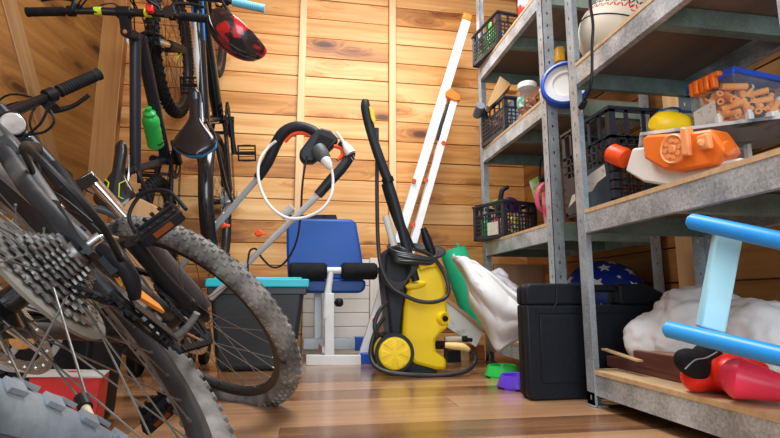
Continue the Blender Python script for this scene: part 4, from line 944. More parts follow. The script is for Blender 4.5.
# boards and bits by the shelf foot
t = thing('white_panel_board', at(465, 320, Y=2.12), 'white faced board with a brown top edge leaning behind the pressure washer', 'board')
MB().prism(px([(440, 296), (484, 331), (476, 347), (440, 322)], 2.14), (0, .018, 0)).build('panel', mat('dirty_white', (.66, .66, .62), .5, c2=(.45, .42, .36), thr=.66, soft=.05, scale=14), t)
MB().prism(px([(440, 292), (485, 328), (484, 332), (440, 297)], 2.135), (0, .035, 0)).build('brown_edge', mat('light_brown_edge', (.46, .28, .14), .6), t, bevel=.002)
RW = mat('red_brick_wood', (.40, .14, .05), .7, var=.3, scale=20)
for (x0_, y0_, x1_, y1_, Y, mm, lb, nm) in ((448, 350, 461, 361, 2.35, BLK, 'small black box on the floor behind the hose connector', 'small_box'), (461, 350, 470, 361, 2.40, CARD, 'small orange brown wooden block on the floor behind the hose connector', 'wood_offcut'), (470, 345, 485, 360, 2.44, RW, 'dark red wooden block on the floor below the white board', 'wood_offcut')):
    a, c = at(x0_, y0_, Y=Y), at(x1_, y1_, Y=Y); odd(nm, lb, 'block', None, MB().box(((a.x + c.x) / 2, Y + .04, a.z / 2), (c.x - a.x, .08, a.z)), mm, bevel=.003)
t = thing('wooden_plank', (.92, 1.98, .122), 'reddish wooden plank standing at the back of the far bottom shelf', 'plank')
MB().box((1.02, 2.30, .122 + .17), (.26, .022, .34)).build('plank_body', wood('red_plank', 'z', (.52, .30, .18), (.42, .22, .13), (.25, .1, .05), 0, .5, .05), t, bevel=.002)

# ------------------------------------------------------------------ bicycles (own frame: x = right-hand side, y = forward, z = up)
def make_wheel(parent, c, ax_, R, tr, tyre, rim, knobs=0, disc=False, spokes=32, hubw=.05, spk=None, kn=(.010, .011, .006), root=None, name='wheel'):
    c = V(c); ax_ = V(ax_).normalized(); x_ = ax_.orthogonal().normalized(); y_ = ax_.cross(x_)
    e = lambda a, r, h=0.0: c + (x_ * cos(a) + y_ * sin(a)) * r + ax_ * h
    rr = R - 2 * tr
    b = MB().lathe([(rr - .018, -.004), (rr - .014, -.011), (rr + .004, -.012), (rr + .004, .012), (rr - .014, .011), (rr - .018, .004)], c, ax_, 72, closed=True)
    w = b.build(name, rim, parent) if root is None else b.build(name, rim, root)
    par = w
    b = MB(); n1 = 96
    b.lathe([(R - tr + tr * cos(2 * pi * k / 14), tr * .96 * sin(2 * pi * k / 14)) for k in range(14)], c, ax_, n1, closed=True)
    if knobs:
        for k in range(knobs):
            for q, (ang, off) in enumerate(((-58, .0), (-22, .5), (22, .5), (58, .0), (0, .0), (-84, .5), (84, .5))):
                a = 2 * pi * (k + off) / knobs; an = radians(ang); rr_ = R - tr + tr * 1.0 * cos(an); hh = tr * .98 * sin(an)
                er = (x_ * cos(a) + y_ * sin(a)); nn = er * cos(an) + ax_ * sin(an); tt = ax_.cross(er).normalized(); ss = tt.cross(nn)
                Rm = Matrix((tt, ss, nn)).transposed(); f = .6 if abs(ang) > 70 else 1
                b.box(c + er * rr_ + ax_ * hh + nn * kn[2] * .3 * f, (kn[0], kn[1] * (.8 if q == 4 else 1), kn[2]), Rm)
    b.build('tyre', tyre, par, ang=30)
    b = MB().lathe([(0, -hubw), (.008, -hubw), (.010, -hubw * .72), (.030, -hubw * .66), (.030, -hubw * .58), (.014, -hubw * .5), (.014, hubw * .5), (.030, hubw * .58), (.030, hubw * .66), (.010, hubw * .72), (.008, hubw), (0, hubw)], c, ax_, 24)
    b.build('hub', BLKG, par)
    b = MB()
    for k in range(spokes):
        s_ = 1 if k % 2 else -1; a = 2 * pi * k / spokes; da = (1 if (k // 2) % 2 else -1) * .9
        p0 = e(a + da, .027, s_ * hubw * .62); p1 = e(a, rr - .012, 0); b.tube([p0, p1], .00105, 5)
        b.cyl(p1 + (p0 - p1).normalized() * .014, p1, .0024, n=6)
    b.build('spokes', spk or SPK, par)
    if disc:
        b = MB(); h = -hubw * .85
        b.lathe([(.064, h - .001), (.080, h - .001), (.080, h + .001), (.064, h + .001)], c, ax_, 48, closed=True)
        for k in range(6): b.bar(e(k * pi / 3, .018, h), e(k * pi / 3 + .35, .068, h), .008, .002, ax_)
        for k in range(24): b.cyl(e(k * pi / 12, .072, h - .002), e(k * pi / 12, .072, h + .002), .0022, n=6)
        b.build('brake_disc', STEEL, par)
    if name == 'bicycle_wheel': return w
    return w

def gear(b, c, ax_, R, teeth, th, hole=.55, ph=0.0):
    c = V(c); ax_ = V(ax_).normalized(); x_ = ax_.orthogonal().normalized(); y_ = ax_.cross(x_); vs = []; n = teeth * 4
    for s_ in (-1, 1):
        for k in range(n):
            r = R + (.004 if k % 4 in (1, 2) else -.001); a = 2 * pi * k / n + ph; vs.append(c + (x_ * cos(a) + y_ * sin(a)) * r + ax_ * th * s_ / 2)
        for k in range(n): a = 2 * pi * k / n + ph; vs.append(c + (x_ * cos(a) + y_ * sin(a)) * R * hole + ax_ * th * s_ / 2)
    fs = []
    for k in range(n):
        j = (k + 1) % n
        fs += [(k, j, n + j, n + k), (2 * n + k, 3 * n + k, 3 * n + j, 2 * n + j), (k, 2 * n + k, 2 * n + j, j), (n + k, n + j, 3 * n + j, 3 * n + k)]
    b.add(vs, fs)

def saddle_shape(b, c, L, w, h=.045, tilt=0.0, m=0):
    """c: middle of the rail, nose forward (+y)"""
    N = 22; K = 16; vs = []
    for i in range(N + 1):
        u = i / N; y = -L / 2 + L * u
        hw = w / 2 * (1.0 if u < .22 else 1) * (sin(pi * .5 * min(1, (u + .05) / .22)) if u < .17 else 1)
        g = min(1, max(0, (u - .18) / .42)); g = g * g * (3 - 2 * g); hw = hw * (1 - g) + .021 * g
        if u > .9: hw *= sqrt(max(.05, 1 - ((u - .9) / .1) ** 2))
        zt = .012 * (1 - u) ** 2 * 2 + .006 * (u > .9); th = h * (1 - .35 * u)
        for k in range(K):
            a = 2 * pi * k / K; x = hw * cos(a); s_ = sin(a)
            z = (th * .42 * (abs(s_) ** .7) if s_ > 0 else -th * .75 * (abs(s_) ** .6))
            vs.append(V(c) + V((x * (1.0 if s_ > -.2 else .86), y, z + zt + y * tilt)))
    fs = [(i * K + k, i * K + (k + 1) % K, (i + 1) * K + (k + 1) % K, (i + 1) * K + k) for i in range(N) for k in range(K)]
    fs += [tuple(range(K))[::-1], tuple(N * K + k for k in range(K))]
    b.add(vs, fs, m)

def bicycle(label, M, o):
    t = thing('bicycle', (0, 0, 0), label, 'bicycle')
    g = lambda k, d=None: o.get(k, d)
    R, tr = .33, g('tr', .027); wb = g('wb', 1.0); FR = g('frame', BLKG); AC = g('accent', BLKG); A2 = g('accent2', AC)
    ty = g('tyre', RUB); z0 = R
    BB = V((0, .43, z0 - .035)); ST = V((0, .27, z0 + g('st', .40))); HT = V((0, .765 + g('dy', 0), z0 + .56)); HB = V((0, .805 + g('dy', 0), z0 + .45)); s_ax = (HT - HB).normalized()
    K = HB - s_ax * .035
    # frame
    b = MB()
    b.tube([BB, ST + (ST - BB).normalized() * .02], .0165, 16)
    fr = b.build('seat_tube', FR, t)
    MB().tube([HT - s_ax * .005, HB], .021, 18).build('head_tube', FR, t)
    MB().tube([ST - V((0, 0, .03)), HT - s_ax * .03], [g('tt', .019)] * 2, 18).build('top_tube', g('ttm', FR), t)
    MB().tube([BB, HB + s_ax * .03], [g('dt', .024)] * 2, 18).build('down_tube', g('dtm', FR), t)
    if g('stripe'):
        b = MB(); q = HT - s_ax * .03; q0 = ST - V((0, 0, .03)); d = q - q0
        for (a0, a1, mm, xo) in g('stripe'): pass
    b = MB()
    for s_ in (-1, 1):
        ax0 = V((s_ * .066, 0, z0)); rs = g('stay', .0095)
        b.tube([ax0, V((s_ * .052, .12, z0 - .01)), V((s_ * .033, .36, z0 - .033)), BB + V((s_ * .02, 0, 0))], [rs * .9, rs, rs * 1.1, rs], 12, smooth=4)
        b.tube([ax0, V((s_ * .05, .05, z0 + .12)), V((s_ * .038, .2, z0 + .34)), ST + V((s_ * .012, 0, -.02))], [rs * .9, rs * g('sstay', .9), rs * g('sstay', .9), rs * .8], 12, smooth=4)
        b.prism([ax0 + V((-.003, -.012, -.014)), ax0 + V((-.003, .03, -.018)), ax0 + V((-.003, .055, .035)), ax0 + V((-.003, .02, .065)), ax0 + V((-.003, -.008, .014))], (.006, 0, 0)).cyl(ax0 + V((.002, .028, .03)), ax0 + V((.006, .028, .03)), .004, n=8)
    b.bar(V((-.04, .17, z0 + .33)), V((.04, .17, z0 + .33)), .014, .014)
    b.bar(V((-.035, .36, z0 - .033)), V((.035, .36, z0 - .033)), .014, .014)
    b.build('rear_stays', g('staym', FR), t)
    MB().cyl(BB - V((.037, 0, 0)), BB + V((.037, 0, 0)), .022, n=20).build('bottom_bracket', FR, t)
    # seat post and saddle
    sp1 = ST + (ST - BB).normalized() * g('sp', .17)
    MB().cyl(ST, sp1, .0135, n=16).build('seat_post', g('postm', BLK), t)
    sc = sp1 + V((0, .03 + g('soff', 0), .045)); b = MB(); saddle_shape(b, sc, .27, g('sw', .150)); sd = b.build('saddle', g('saddlem', BLKG), t, ang=60)
    if g('srim'):
        b = MB(); saddle_shape(b, sc - V((0, .003, .013)), .272, g('sw', .150) + .004, .030); b.build('saddle_rim', g('srim'), sd, ang=60)
    if g('spatch'):
        b = MB(); b.sphere(sc + V((0, -.112, .018)), (.022, .020, .010), None, 16, 8); b.build('saddle_patch', g('spatch'), sd)
        for s_ in (-1, 1): MB().tube([sc + V((s_ * .062, -.10, .022)), sc + V((s_ * .022, -.085, .036)), sc + V((s_ * .018, -.035, .034)), sc + V((s_ * .036, -.02, .024))], .0022, 6).build('saddle_line', g('spatch'), sd)
    b = MB()
    for s_ in (-1, 1): b.tube([sc + V((s_ * .02, -.09, -.025)), sc + V((s_ * .02, 0, -.045)), sc + V((s_ * .02, .09, -.022))], .0035, 6, smooth=4)
    b.build('saddle_rails', STEEL, sd)
    # rear wheel
    rw = make_wheel(t, (0, 0, z0), (1, 0, 0), R, tr, ty, g('rim', RIM), g('knobs', 0), g('disc', False), spk=g('spk'), kn=g('kn', (.010, .011, .006)))
    if g('reflectors'): pass
    # fork + front wheel, turned about the steering axis
    de = radians(g('steer', 0)); Q = Matrix.Rotation(de, 3, s_ax)
    gx = Q @ V((1, 0, 0)); gf = Q @ V((1, 0, 0)).cross(s_ax) * -1
    gf = s_ax.cross(gx); 
    FA = K - s_ax * g('fl', .415) + gf * .02
    if g('axle'): FA = V(g('axle'))
    b = MB(); b.bar(K - gx * .062, K + gx * .062, .034, .03, s_ax); b.cyl(K - s_ax * .01, HT + s_ax * .03, .016, n=14)
    fk = b.build('front_fork', g('forkm', BLKG), t, bevel=.004)
    for s_ in (-1, 1):
        a = K + gx * s_ * .056; c = FA + gx * s_ * .056; d = (c - a)
        MB().cyl(a + d * -.03, a + d * .36, .0155, n=16).build('stanchion', g('stm', CHROME), fk)
        MB().tube([a + d * .30, a + d * .36, a + d * .92, c + gf * -.0], [.021, .0225, .0195, .014], 16).build('lower_leg', g('legm', BLK), fk)
    mid = K + (FA - K) * .33
    MB().tube([mid - gx * .056, mid - gx * .035 - (FA - K) * .17 + gf * .03, mid - (FA - K) * .2 + gf * .04, mid + gx * .035 - (FA - K) * .17 + gf * .03, mid + gx * .056], .010, 10, smooth=4).build('fork_arch', g('legm', BLK), fk)
    make_wheel(t, FA, gx, R, tr, ty, g('rim', RIM), g('knobs', 0), g('disc', False), spk=g('spk'), kn=g('kn', (.010, .011, .006)))
    # stem, handlebar, grips, levers
    top = HT + s_ax * g('stack', .045); cl = top + gf * g('stem', .07) + s_ax * .012
    b = MB().cyl(HT, HT + s_ax * (g('stack', .045) + .02), .019, n=18).bar(top, cl, .034, .036, s_ax).cyl(cl - gx * .025, cl + gx * .025, .022, n=18).cyl(top + s_ax * .02 , top + s_ax * .026, .008, n=12, m=1)
    b.build('stem', [BLK, g('boltm', STEEL)], t, bevel=.003)
    hw = g('bar', .34); rise = g('rise', .02); sweep = g('sweep', .03)
    def hb(k): a = abs(k) / hw; return cl + gx * k + s_ax * rise * min(1, a * 2.2) ** 2 - gf * sweep * max(0, a - .25)
    MB().tube([hb(-hw), hb(-hw * .7), hb(-hw * .4), hb(-hw * .18), hb(0), hb(hw * .18), hb(hw * .4), hb(hw * .7), hb(hw)], [.011, .011, .0125, .0145, .0155, .0145, .0125, .011, .011], 14, smooth=4).build('handlebar', g('barm', BLKG), t)
    for s_ in (-1, 1):
        if g('barstripe'):
            MB().tube([hb(s_ * .075), hb(s_ * .10)], [.0156, .0149], 14, flat=.96).build('bar_marking', g('barstripe'), t)
        gp = MB(); a, c = hb(s_ * (hw - .115)), hb(s_ * (hw + .008)); dd = (c - a).normalized(); Lg = (c - a).length
        prof = [(0, 0), (.0165, 0)]
        for i in range(14): prof += [(.0165, .006 + i * .0075), (.0152, .0085 + i * .0075)]
        prof += [(.0172, Lg), (0, Lg)]
        gp.lathe(prof, a, dd, 18); gp.build('grip', g('gripm', BLKM), t)
        lv = hb(s_ * (hw - .14)); l2 = hb(s_ * (hw - .03)) + gf * .045 - s_ax * .028
        lo = MB().cyl(lv - gx * .012, lv + gx * .012, .019, n=16).tube([lv + gf * .012 - s_ax * .012, lv + gf * .042 - s_ax * .024, (lv + l2) / 2 + gf * .03 - s_ax * .02, l2], [.009, .009, .0062, .006], 8, smooth=4).box(lv + gf * .012 - s_ax * .022 - gx * s_ * .012, (.03, .03, .024)).build('brake_lever', BLK, t, bevel=.001)
        # cables
        MB().tube([lv - gx * s_ * .02, lv - gx * s_ * .10 + gf * .06 + s_ax * .03, cl + gf * .09 - s_ax * .05 - gx * s_ * .01, K + gf * .05 + s_ax * .03 + gx * s_ * .03, K - s_ax * .03 + gx * s_ * .05 + gf * .03], .0027, 8, smooth=7).build('cable', BLK, t)
        if g('cables'):
            MB().tube([lv - gx * s_ * .03, lv - gx * s_ * .08 + gf * .03 - s_ax * .04, cl + gf * .05 - s_ax * .13 + gx * s_ * .07, HB + gf * .05 + gx * s_ * .05, HB - V((0, .12, .08))], .0027, 8, smooth=7).build('cable', BLK, t)
            MB().tube([lv - gx * s_ * .02 + gf * .01, lv - gx * s_ * .07 + gf * .04 + s_ax * .05, cl + gf * .10 + s_ax * .01, cl + gf * .06 - s_ax * .12, HT + gf * .03 + gx * s_ * .03 - s_ax * .06, HT - V((0, .1, .05))], .0027, 8, smooth=7).build('cable', BLK, t)
    # cranks, chainring, pedals
    ph = radians(g('crank', 90)); ur = V((0, cos(ph), sin(ph)))
    b = MB(); gear(b, BB + V((.048, 0, 0)), (1, 0, 0), .085, 40, .003, .80); gear(b, BB + V((.040, 0, 0)), (1, 0, 0), .062, 30, .003, .75)
    for k in range(4): a = ph + k * pi / 2 + .4; b.bar(BB + V((.050, 0, 0)), BB + V((.048, cos(a) * .072, sin(a) * .072)), .016, .005, (1, 0, 0))
    b.build('chainrings', g('ringm', BLK), t)
    for s_ in (1, -1):
        u = ur * s_; c0 = BB + V((s_ * .058, 0, 0)); c1 = c0 + u * .17 + V((s_ * .014, 0, 0))
        b = MB().tube([c0 - u * .012, c0 + u * .03, c0 + u * .10 + V((s_ * .006, 0, 0)), c1 + u * .006], [.019, .016, .0115, .014], 14, smooth=3, flat=1).cyl(c0 - V((s_ * .014, 0, 0)), c0 + V((s_ * .014, 0, 0)), .017, n=16)
        b.cyl(c0 + V((s_ * .0135, 0, 0)), c0 + V((s_ * .016, 0, 0)), .009, n=8, m=1); cr = b.build('crank_arm', [g('crankm', BLK), STEEL], t)
        ps = g('ps', 1.0); pc = c1 + V((s_ * .060 * ps, 0, 0)); pr_ = radians(g('pedrot', 20)); fy = V((0, cos(pr_), sin(pr_))); fz = V((0, -sin(pr_), cos(pr_))); Rm = Matrix((V((1, 0, 0)), fy, fz)).transposed()
        b = MB().cyl(c1, pc + V((s_ * .04, 0, 0)), .0085, n=12)
        for q in (-1, 1):
            b.box(pc + fy * q * .037 * ps, (.085 * ps, .009, .022 * ps), Rm); b.box(pc + V((q * .042 * ps, 0, 0)), (.007, .082 * ps, .020 * ps), Rm)
            b.box(pc + fy * q * .018, (.075 * ps, .004, .008), Rm)
            for k in range(5): b.box(pc + fy * q * .037 * ps + fz * .014 + V(((k - 2) * .018 * ps, 0, 0)), (.007, .009, .006), Rm)
        b.box(pc, (.085 * ps, .018, .015), Rm)
        pd = b.build('pedal', g('pedm', BLK), t, bevel=.0015)
        for q in (-1, 1): MB().box(pc + fy * q * .042 * ps, (.04 * ps, .003, .010), Rm).build('reflector', g('reflm', AMB), pd)
        if g('toeclip') and s_ > 0: MB().tube([pc + fy * .03 + V((-.04, 0, .005)), pc + fy * .055 + fz * .03 + V((-.03, 0, 0)), pc + fy * .06 + fz * .045 + V((.01, 0, 0)), pc + fy * .03 + fz * .03 + V((.045, 0, 0)), pc - fy * .02 + V((.048, 0, 0))], .0035, 8, smooth=4).build('toe_clip', BLK, pd)
    # cassette, derailleur, chain
    b = MB(); teeth = [34, 28, 24, 21, 18, 16, 14, 12]
    for i, tt in enumerate(teeth): gear(b, V((.020 + i * .0048, 0, z0)), (1, 0, 0), .0125 * tt / 6.28 , tt, .0026, .5 if tt > 14 else .3, i * .13)
    b.cyl((.018, 0, z0), (.058, 0, z0), .014, n=18)
    b.build('cassette', g('casm', STEEL), t)
    if g('guard'): MB().lathe([(.030, .0135), (.086, .0125), (.088, .0165), (.030, .0165)], (0, 0, z0), (1, 0, 0), 48, closed=True).build('spoke_guard', g('guard'), t)
    cage0 = V((.055, .012, z0 - .075)); cang = radians(g('cage', -60)); cage1 = cage0 + V((0, cos(cang), sin(cang))) * .085
    b = MB().tube([V((.076, -.004, z0 - .012)), V((.082, -.01, z0 - .035)), V((.078, .0, z0 - .06)), cage0 + V((.012, 0, 0))], [.007, .009, .009, .006], 12, smooth=4).box(V((.072, -.006, z0 - .036)), (.010, .018, .024))
    for xo in (-.007, .007): b.bar(cage0 + V((xo, 0, 0)), cage1 + V((xo, 0, 0)), .024, .002, (1, 0, 0))
    der = b.build('derailleur', g('derm', BLK), t, bevel=.003)
    for cq in (cage0, cage1): b = MB(); gear(b, cq, (1, 0, 0), .018, 11, .004, .3); b.build('jockey_wheel', BLKM, der)
    if g('housing'): MB().tube([V((.078, .01, z0 - .045)), V((.10, -.075, z0 - .02)), V((.10, -.10, z0 + .05)), V((.085, -.03, z0 + .115)), V((.06, .08, z0 + .15))], .0035, 10, smooth=8).build('cable_loop', BLK, der)
    b = MB().cyl((.066, 0, z0), (.082, 0, z0), .006, n=12); b.tube([V((.080, 0, z0)), V((.085, .012, z0 + .002)), V((.088, .05, z0 + .006))], .0022, 8, smooth=3); b.build('quick_release', STEEL, t)
    b = MB()
    def chain(pts):
        P = [V(p) for p in pts]; L = 0; i = 0; carry = 0; k = 0
        for a, c in zip(P, P[1:]):
            d = c - a; Ln = d.length; u = d.normalized(); s_ = carry
            while s_ < Ln:
                q = a + u * s_; w = .0075 if k % 2 else .0055; bb_ = V((1, 0, 0))
                for xo in (-w / 2, w / 2): b.bar(q + bb_ * xo - u * .0055, q + bb_ * xo + u * .0055, .0085, .0012, (1, 0, 0))
                b.cyl(q - u * .0065 - bb_ * .004, q - u * .0065 + bb_ * .004, .003, n=6); s_ += .0127; k += 1
            carry = s_ - Ln
    xr, rc, rb = .046, .040, .085
    up_ = [V((.030, -rc * sin(a), z0 + rc * cos(a))) for a in (2.4, 1.9, 1.4, .9, .4, 0)]
    rg = [BB + V((xr, rb * sin(a), rb * cos(a))) for a in (0, .5, 1, 1.5, 2, 2.5, 3.0)]
    chain([cage1 + V((0, -.018 * 1, .0)), cage0 + V((0, .018, 0))] + up_ + rg + [cage1 + V((0, .012, -.016))])
    b.build('chain', g('chainm', BLKM), t)
    # extras in the bicycle's frame
    if g('bottle'):
        mm = g('bottle'); a = BB + (HB - BB) * .22 + V((0, -.052, .030)); d = (HB - BB).normalized()
        cg = MB()
        for s_ in (-1, 1): cg.tube([a + V((s_ * .037, 0, -.0)), a + d * .07 + V((s_ * .04, 0, 0)), a + d * .12 + V((s_ * .02, .03, -.02))], .003, 6, smooth=3)
        cg.tube([a + V((.038 * cos(k * .524), -.038 * sin(k * .524), 0)) + d * .05 for k in range(12)], .003, 6, True); cg.build('bottle_cage', BLK, t)
    if g('mudguard'):
        pts = []; 
        b = MB(); R2 = R + .035; vs = []; n_ = 24
        for i in range(n_ + 1):
            a = radians(62 + i * 80 / n_)
            for k in range(9):
                f = (k - 4) / 4; vs.append(V((f * .030, cos(a) * (R2 + .012 * (1 - f * f)), z0 + sin(a) * (R2 + .012 * (1 - f * f)))))
        b.add(vs, [(i * 9 + k, i * 9 + k + 1, (i + 1) * 9 + k + 1, (i + 1) * 9 + k) for i in range(n_) for k in range(8)])
        ob = b.build('mudguard', BLKG, t); s2 = ob.modifiers.new('solid', 'SOLIDIFY'); s2.thickness = .003
    info = dict(K=K, gx=gx, gf=gf, s=s_ax, hb=hb, BB=BB, HB=HB, ST=ST, cl=cl, sc=sc, FA=FA, t=t, z0=z0, hw=hw, HT=HT, cage1=cage1)
    if g('extra'): g('extra')(info)
    t.matrix_local = M
    bpy.context.view_layer.update()
    info['M'] = M
    return info

# bike on the floor, rear wheel close to the camera, leaning to the left, front wheel turned
rA = V((.745, .065, .665)).normalized(); fA = (V((-.297, 1.446, .238)) - V((-.284, .582, .312))); fA = (fA - rA * fA.dot(rA)).normalized(); uA = rA.cross(fA)
MA = basis(rA, fA, uA, V((-.284, .582, .312)) - uA * .33)
FAX = MA.inverted() @ V((-.297, 1.446, .238))
def extraA(i):
    t = i['t']; hb = i['hb']; gf, gx, s = i['gf'], i['gx'], i['s']
    c = hb(.03) + gf * .045 - s * .035
    I_ = MA.inverted(); c = I_ @ at(12, 124, D=1.10); gl = (I_.to_3x3() @ (CAM - at(12, 124, D=1.10) + V((.35, 0, .1)))).normalized()
    MB().lathe([(0, -.055), (.018, -.055), (.026, -.01), (.028, .004), (.025, .008), (0, .008)], c, gl, 28).build('headlight', BLK, t)
    MB().lathe([(0, .0075), (.0245, .0075), (.021, .011), (0, .013)], c, gl, 28).build('lamp_lens', LEDG, t)
    MB().cyl(c - gl * .03, i['cl'] + gx * .035, .008, n=12).build('lamp_bracket', BLK, t)
    for pts in (((4, 150), (20, 152), (36, 160), (40, 178), (28, 192), (10, 186), (2, 168)), ((48, 108), (40, 124), (22, 140), (10, 160), (14, 182), (34, 198), (62, 214)), ((0, 176), (18, 172), (36, 184), (60, 196), (92, 222)), ((50, 110), (54, 122), (44, 132), (26, 136), (14, 150), (8, 172)), ((30, 196), (50, 204), (80, 216), (104, 236))):
        MB().tube([I_ @ at(x, y, D=1.02) for x, y in pts], .0026, 8, smooth=7).build('cable', BLK, t)
    z0 = i['z0']
    # orange spacer behind the cassette and the muddy stay pad
    MB().prism([V((.064, .015, z0 - .035)), V((.064, .055, z0 - .045)), V((.064, .11, z0 - .075)), V((.064, .105, z0 - .088)), V((.064, .04, z0 - .072)), V((.064, .01, z0 - .055))], (.004, 0, 0)).build('orange_guard', mat('dirty_orange', (.85, .30, .03), .45, c2=(.30, .10, .02), thr=.6, soft=.08, scale=14), t)
    b = MB().tube([V((.055, .06, z0 + .09)), V((.050, .10, z0 + .17)), V((.046, .15, z0 + .25)), V((.035, .20, z0 + .33))], [.010, .015, .016, .012], 14, smooth=4, flat=.8); b.build('stay_protector', DUSTF, t)
    b = MB().box((.052, .12, z0 + .21), (.022, .04, .035)); b.build('brake_caliper', DUSTF, t, bevel=.006)
    MB().tube([I_ @ at(x, y, D=.78) for x, y in ((134, 346), (150, 346), (166, 341), (180, 334), (190, 324), (197, 313))], .0055, 12, smooth=6).build('braided_hose', mat('braided_grey', (.16, .16, .15), .6, .2, .3, 120), t)
bicycle('dusty mountain bike with a round headlight, leaning left on the floor nearest the camera', MA,
        dict(tyre=DUSTY, knobs=76, kn=(.0085, .009, .0042), ps=.84, axle=FAX, dy=-.105, frame=BLKF, staym=DUSTF, wb=.965, steer=33, crank=140, stay=.010, sstay=1.0, derm=BLK, guard=mat('smoky_guard', (.22, .21, .18), .5, var=.1), casm=mat('oily_steel', (.30, .29, .28), .35, .85, .3, 60), chainm=BLKM,
             housing=True, legm=mat('grey_fork_leg', (.07, .07, .072), .4), cables=True, rim=RIM, disc=True, pedrot=35, bar=.29, toeclip=True, extra=extraA, spk=SPK, cage=-35, st=.36, rise=.0, stem=.05, stack=.07))

# two bikes hung by their front wheels on the back wall: forward = up, up = towards the room
def hung(x, y, z, yaw=0, roll=0):
    R_ = Matrix.Rotation(radians(yaw), 3, 'Z') @ Matrix.Rotation(radians(roll), 3, 'Y')
    return basis(R_ @ V((1, 0, 0)), R_ @ V((0, 0, 1)), R_ @ V((0, -1, 0)), V((x, y, z)))
bk1 = dict(tyre=RUB, knobs=56, frame=mat('navy_black_frame', (.018, .022, .034), .4), steer=4, crank=75, sw=.145, spatch=LIME, barstripe=LIME, cables=True, bottle=True, bar=.315, soff=-.055, sweep=.02, tt=.021, dt=.026, boltm=mat('copper_bolt', (.6, .2, .08), .4), spk=SPKD, sp=.10, rise=.015, stack=.06, wb=1.0, bpos=.30)
def extra1(i):
    t = i['t']
    c = i['hb'](.10) + V((0, 0, .03)); MB().box(c, (.026, .03, .022)).build('tail_lamp', RED, t, bevel=.005)
    c = i['hb'](.165); MB().cyl(c + V((0, 0, .012)), c + V((0, 0, .026)), .022, n=20).build('bell', BLKG, t)
    MB().prism([i['FA'] + V((.079, -.06, .0)) + (i['K'] - i['FA']) * .55, i['FA'] + V((.079, -.045, 0)) + (i['K'] - i['FA']) * .55, i['FA'] + V((.079, -.02, 0)) + (i['K'] - i['FA']) * .35], (.003, 0, 0)).build('fork_marking', LIME, t)
bk1['extra'] = extra1
i1 = bicycle('black mountain bike with lime markings hung by its front wheel in the left corner', hung(-.705, WY - .02, .54, 0, 1.5), bk1)
# green bottle in its cage
M1 = i1['M']; a = i1['BB'] + (i1['HB'] - i1['BB']) * .22 + V((-.012, -.052, .030)); d = (i1['HB'] - i1['BB']).normalized()
wa = M1 @ a; wd = M1.to_3x3() @ d
GB_ = mat('drink_green', (.04, .55, .10), .3, var=.06)
t = thing('water_bottle', wa, 'green sports bottle in the cage of the lime marked bicycle', 'bottle')
pr = [(0, -.0), (.030, 0), (.036, .006)] + [(.0365 - .0025 * (k % 2), .02 + k * .017) for k in range(7)] + [(.036, .145), (.030, .16), (.020, .168), (0, .168)]
MB().lathe(pr, wa, wd, 28).build('bottle_body', GB_, t)
MB().lathe([(0, .168), (.027, .168), (.027, .180), (.014, .19), (.014, .205), (0, .207)], wa, wd, 24).build('cap', GB_, t)
MB().tube([wa + V((.0375 * cos(k * .25 + 3.4), .0375 * sin(k * .25 + 3.4), 0)) + wd * .06 for k in range(9)], .0006, 4)
lb_ = MB(); w0 = wd; x_ = w0.cross(V((1, 0, 0))).normalized(); y_ = w0.cross(x_); P = []
for k in range(7): an = -1.5 + k * .3; P.append(wa + (V((0, -1, 0)) * cos(an * .6) + V((1, 0, 0)) * sin(an * .6)) * .0378)
lb_.add([q + wd * .07 for q in P] + [q + wd * .105 for q in P], [(k, k + 1, 8 + k, 7 + k) for k in range(6)]); lb_.build('white_label', WHTP, t)

bk2 = dict(tyre=RUB, knobs=0, frame=BLKG, dtm=BLKG, steer=-3, crank=190, soff=-.055, sw=.155, srim=mat('saddle_blue', (.03, .25, .60), .4), mudguard=True, bar=.265, stem=-.045, gripm=mat('sky_grip', (.16, .50, .68), .6), spk=SPKD, sp=.14, tt=.022, dt=.028, disc=True, stack=.05, cables=True, tr=.024)
def extra2(i):
    t = i['t']; q = i['HT'] - i['s'] * .03; q0 = i['ST'] - V((0, 0, .03)); e = (q - q0)
    MB().tube([q0 + e * .20 + V((-.012, 0, .012)), q0 + e * .5 + V((-.012, 0, .010)), q0 + e * .76 + V((-.010, 0, .012))], [.004, .0165, .010], 14).build('white_stripe', WHT, t)
    for s_ in (-1, 1): MB().tube([q0 + e * .62 + V((s_ * .019, 0, .012)), q0 + e * .98 + V((s_ * .020, 0, .012))], [.004, .006], 8).build('blue_stripe', mat('frame_blue', (.02, .25, .75), .35), t)
    MB().sphere(i['hb'](.05) + V((0, 0, .04)), (.018, .02, .018), None, 18, 12).build('bell', RED, t)
bk2['extra'] = extra2
i2 = bicycle('blue, white and black bicycle hung by its front wheel beside the red helmet', hung(-.435, WY - .02, .765, 1, -3.5), bk2)

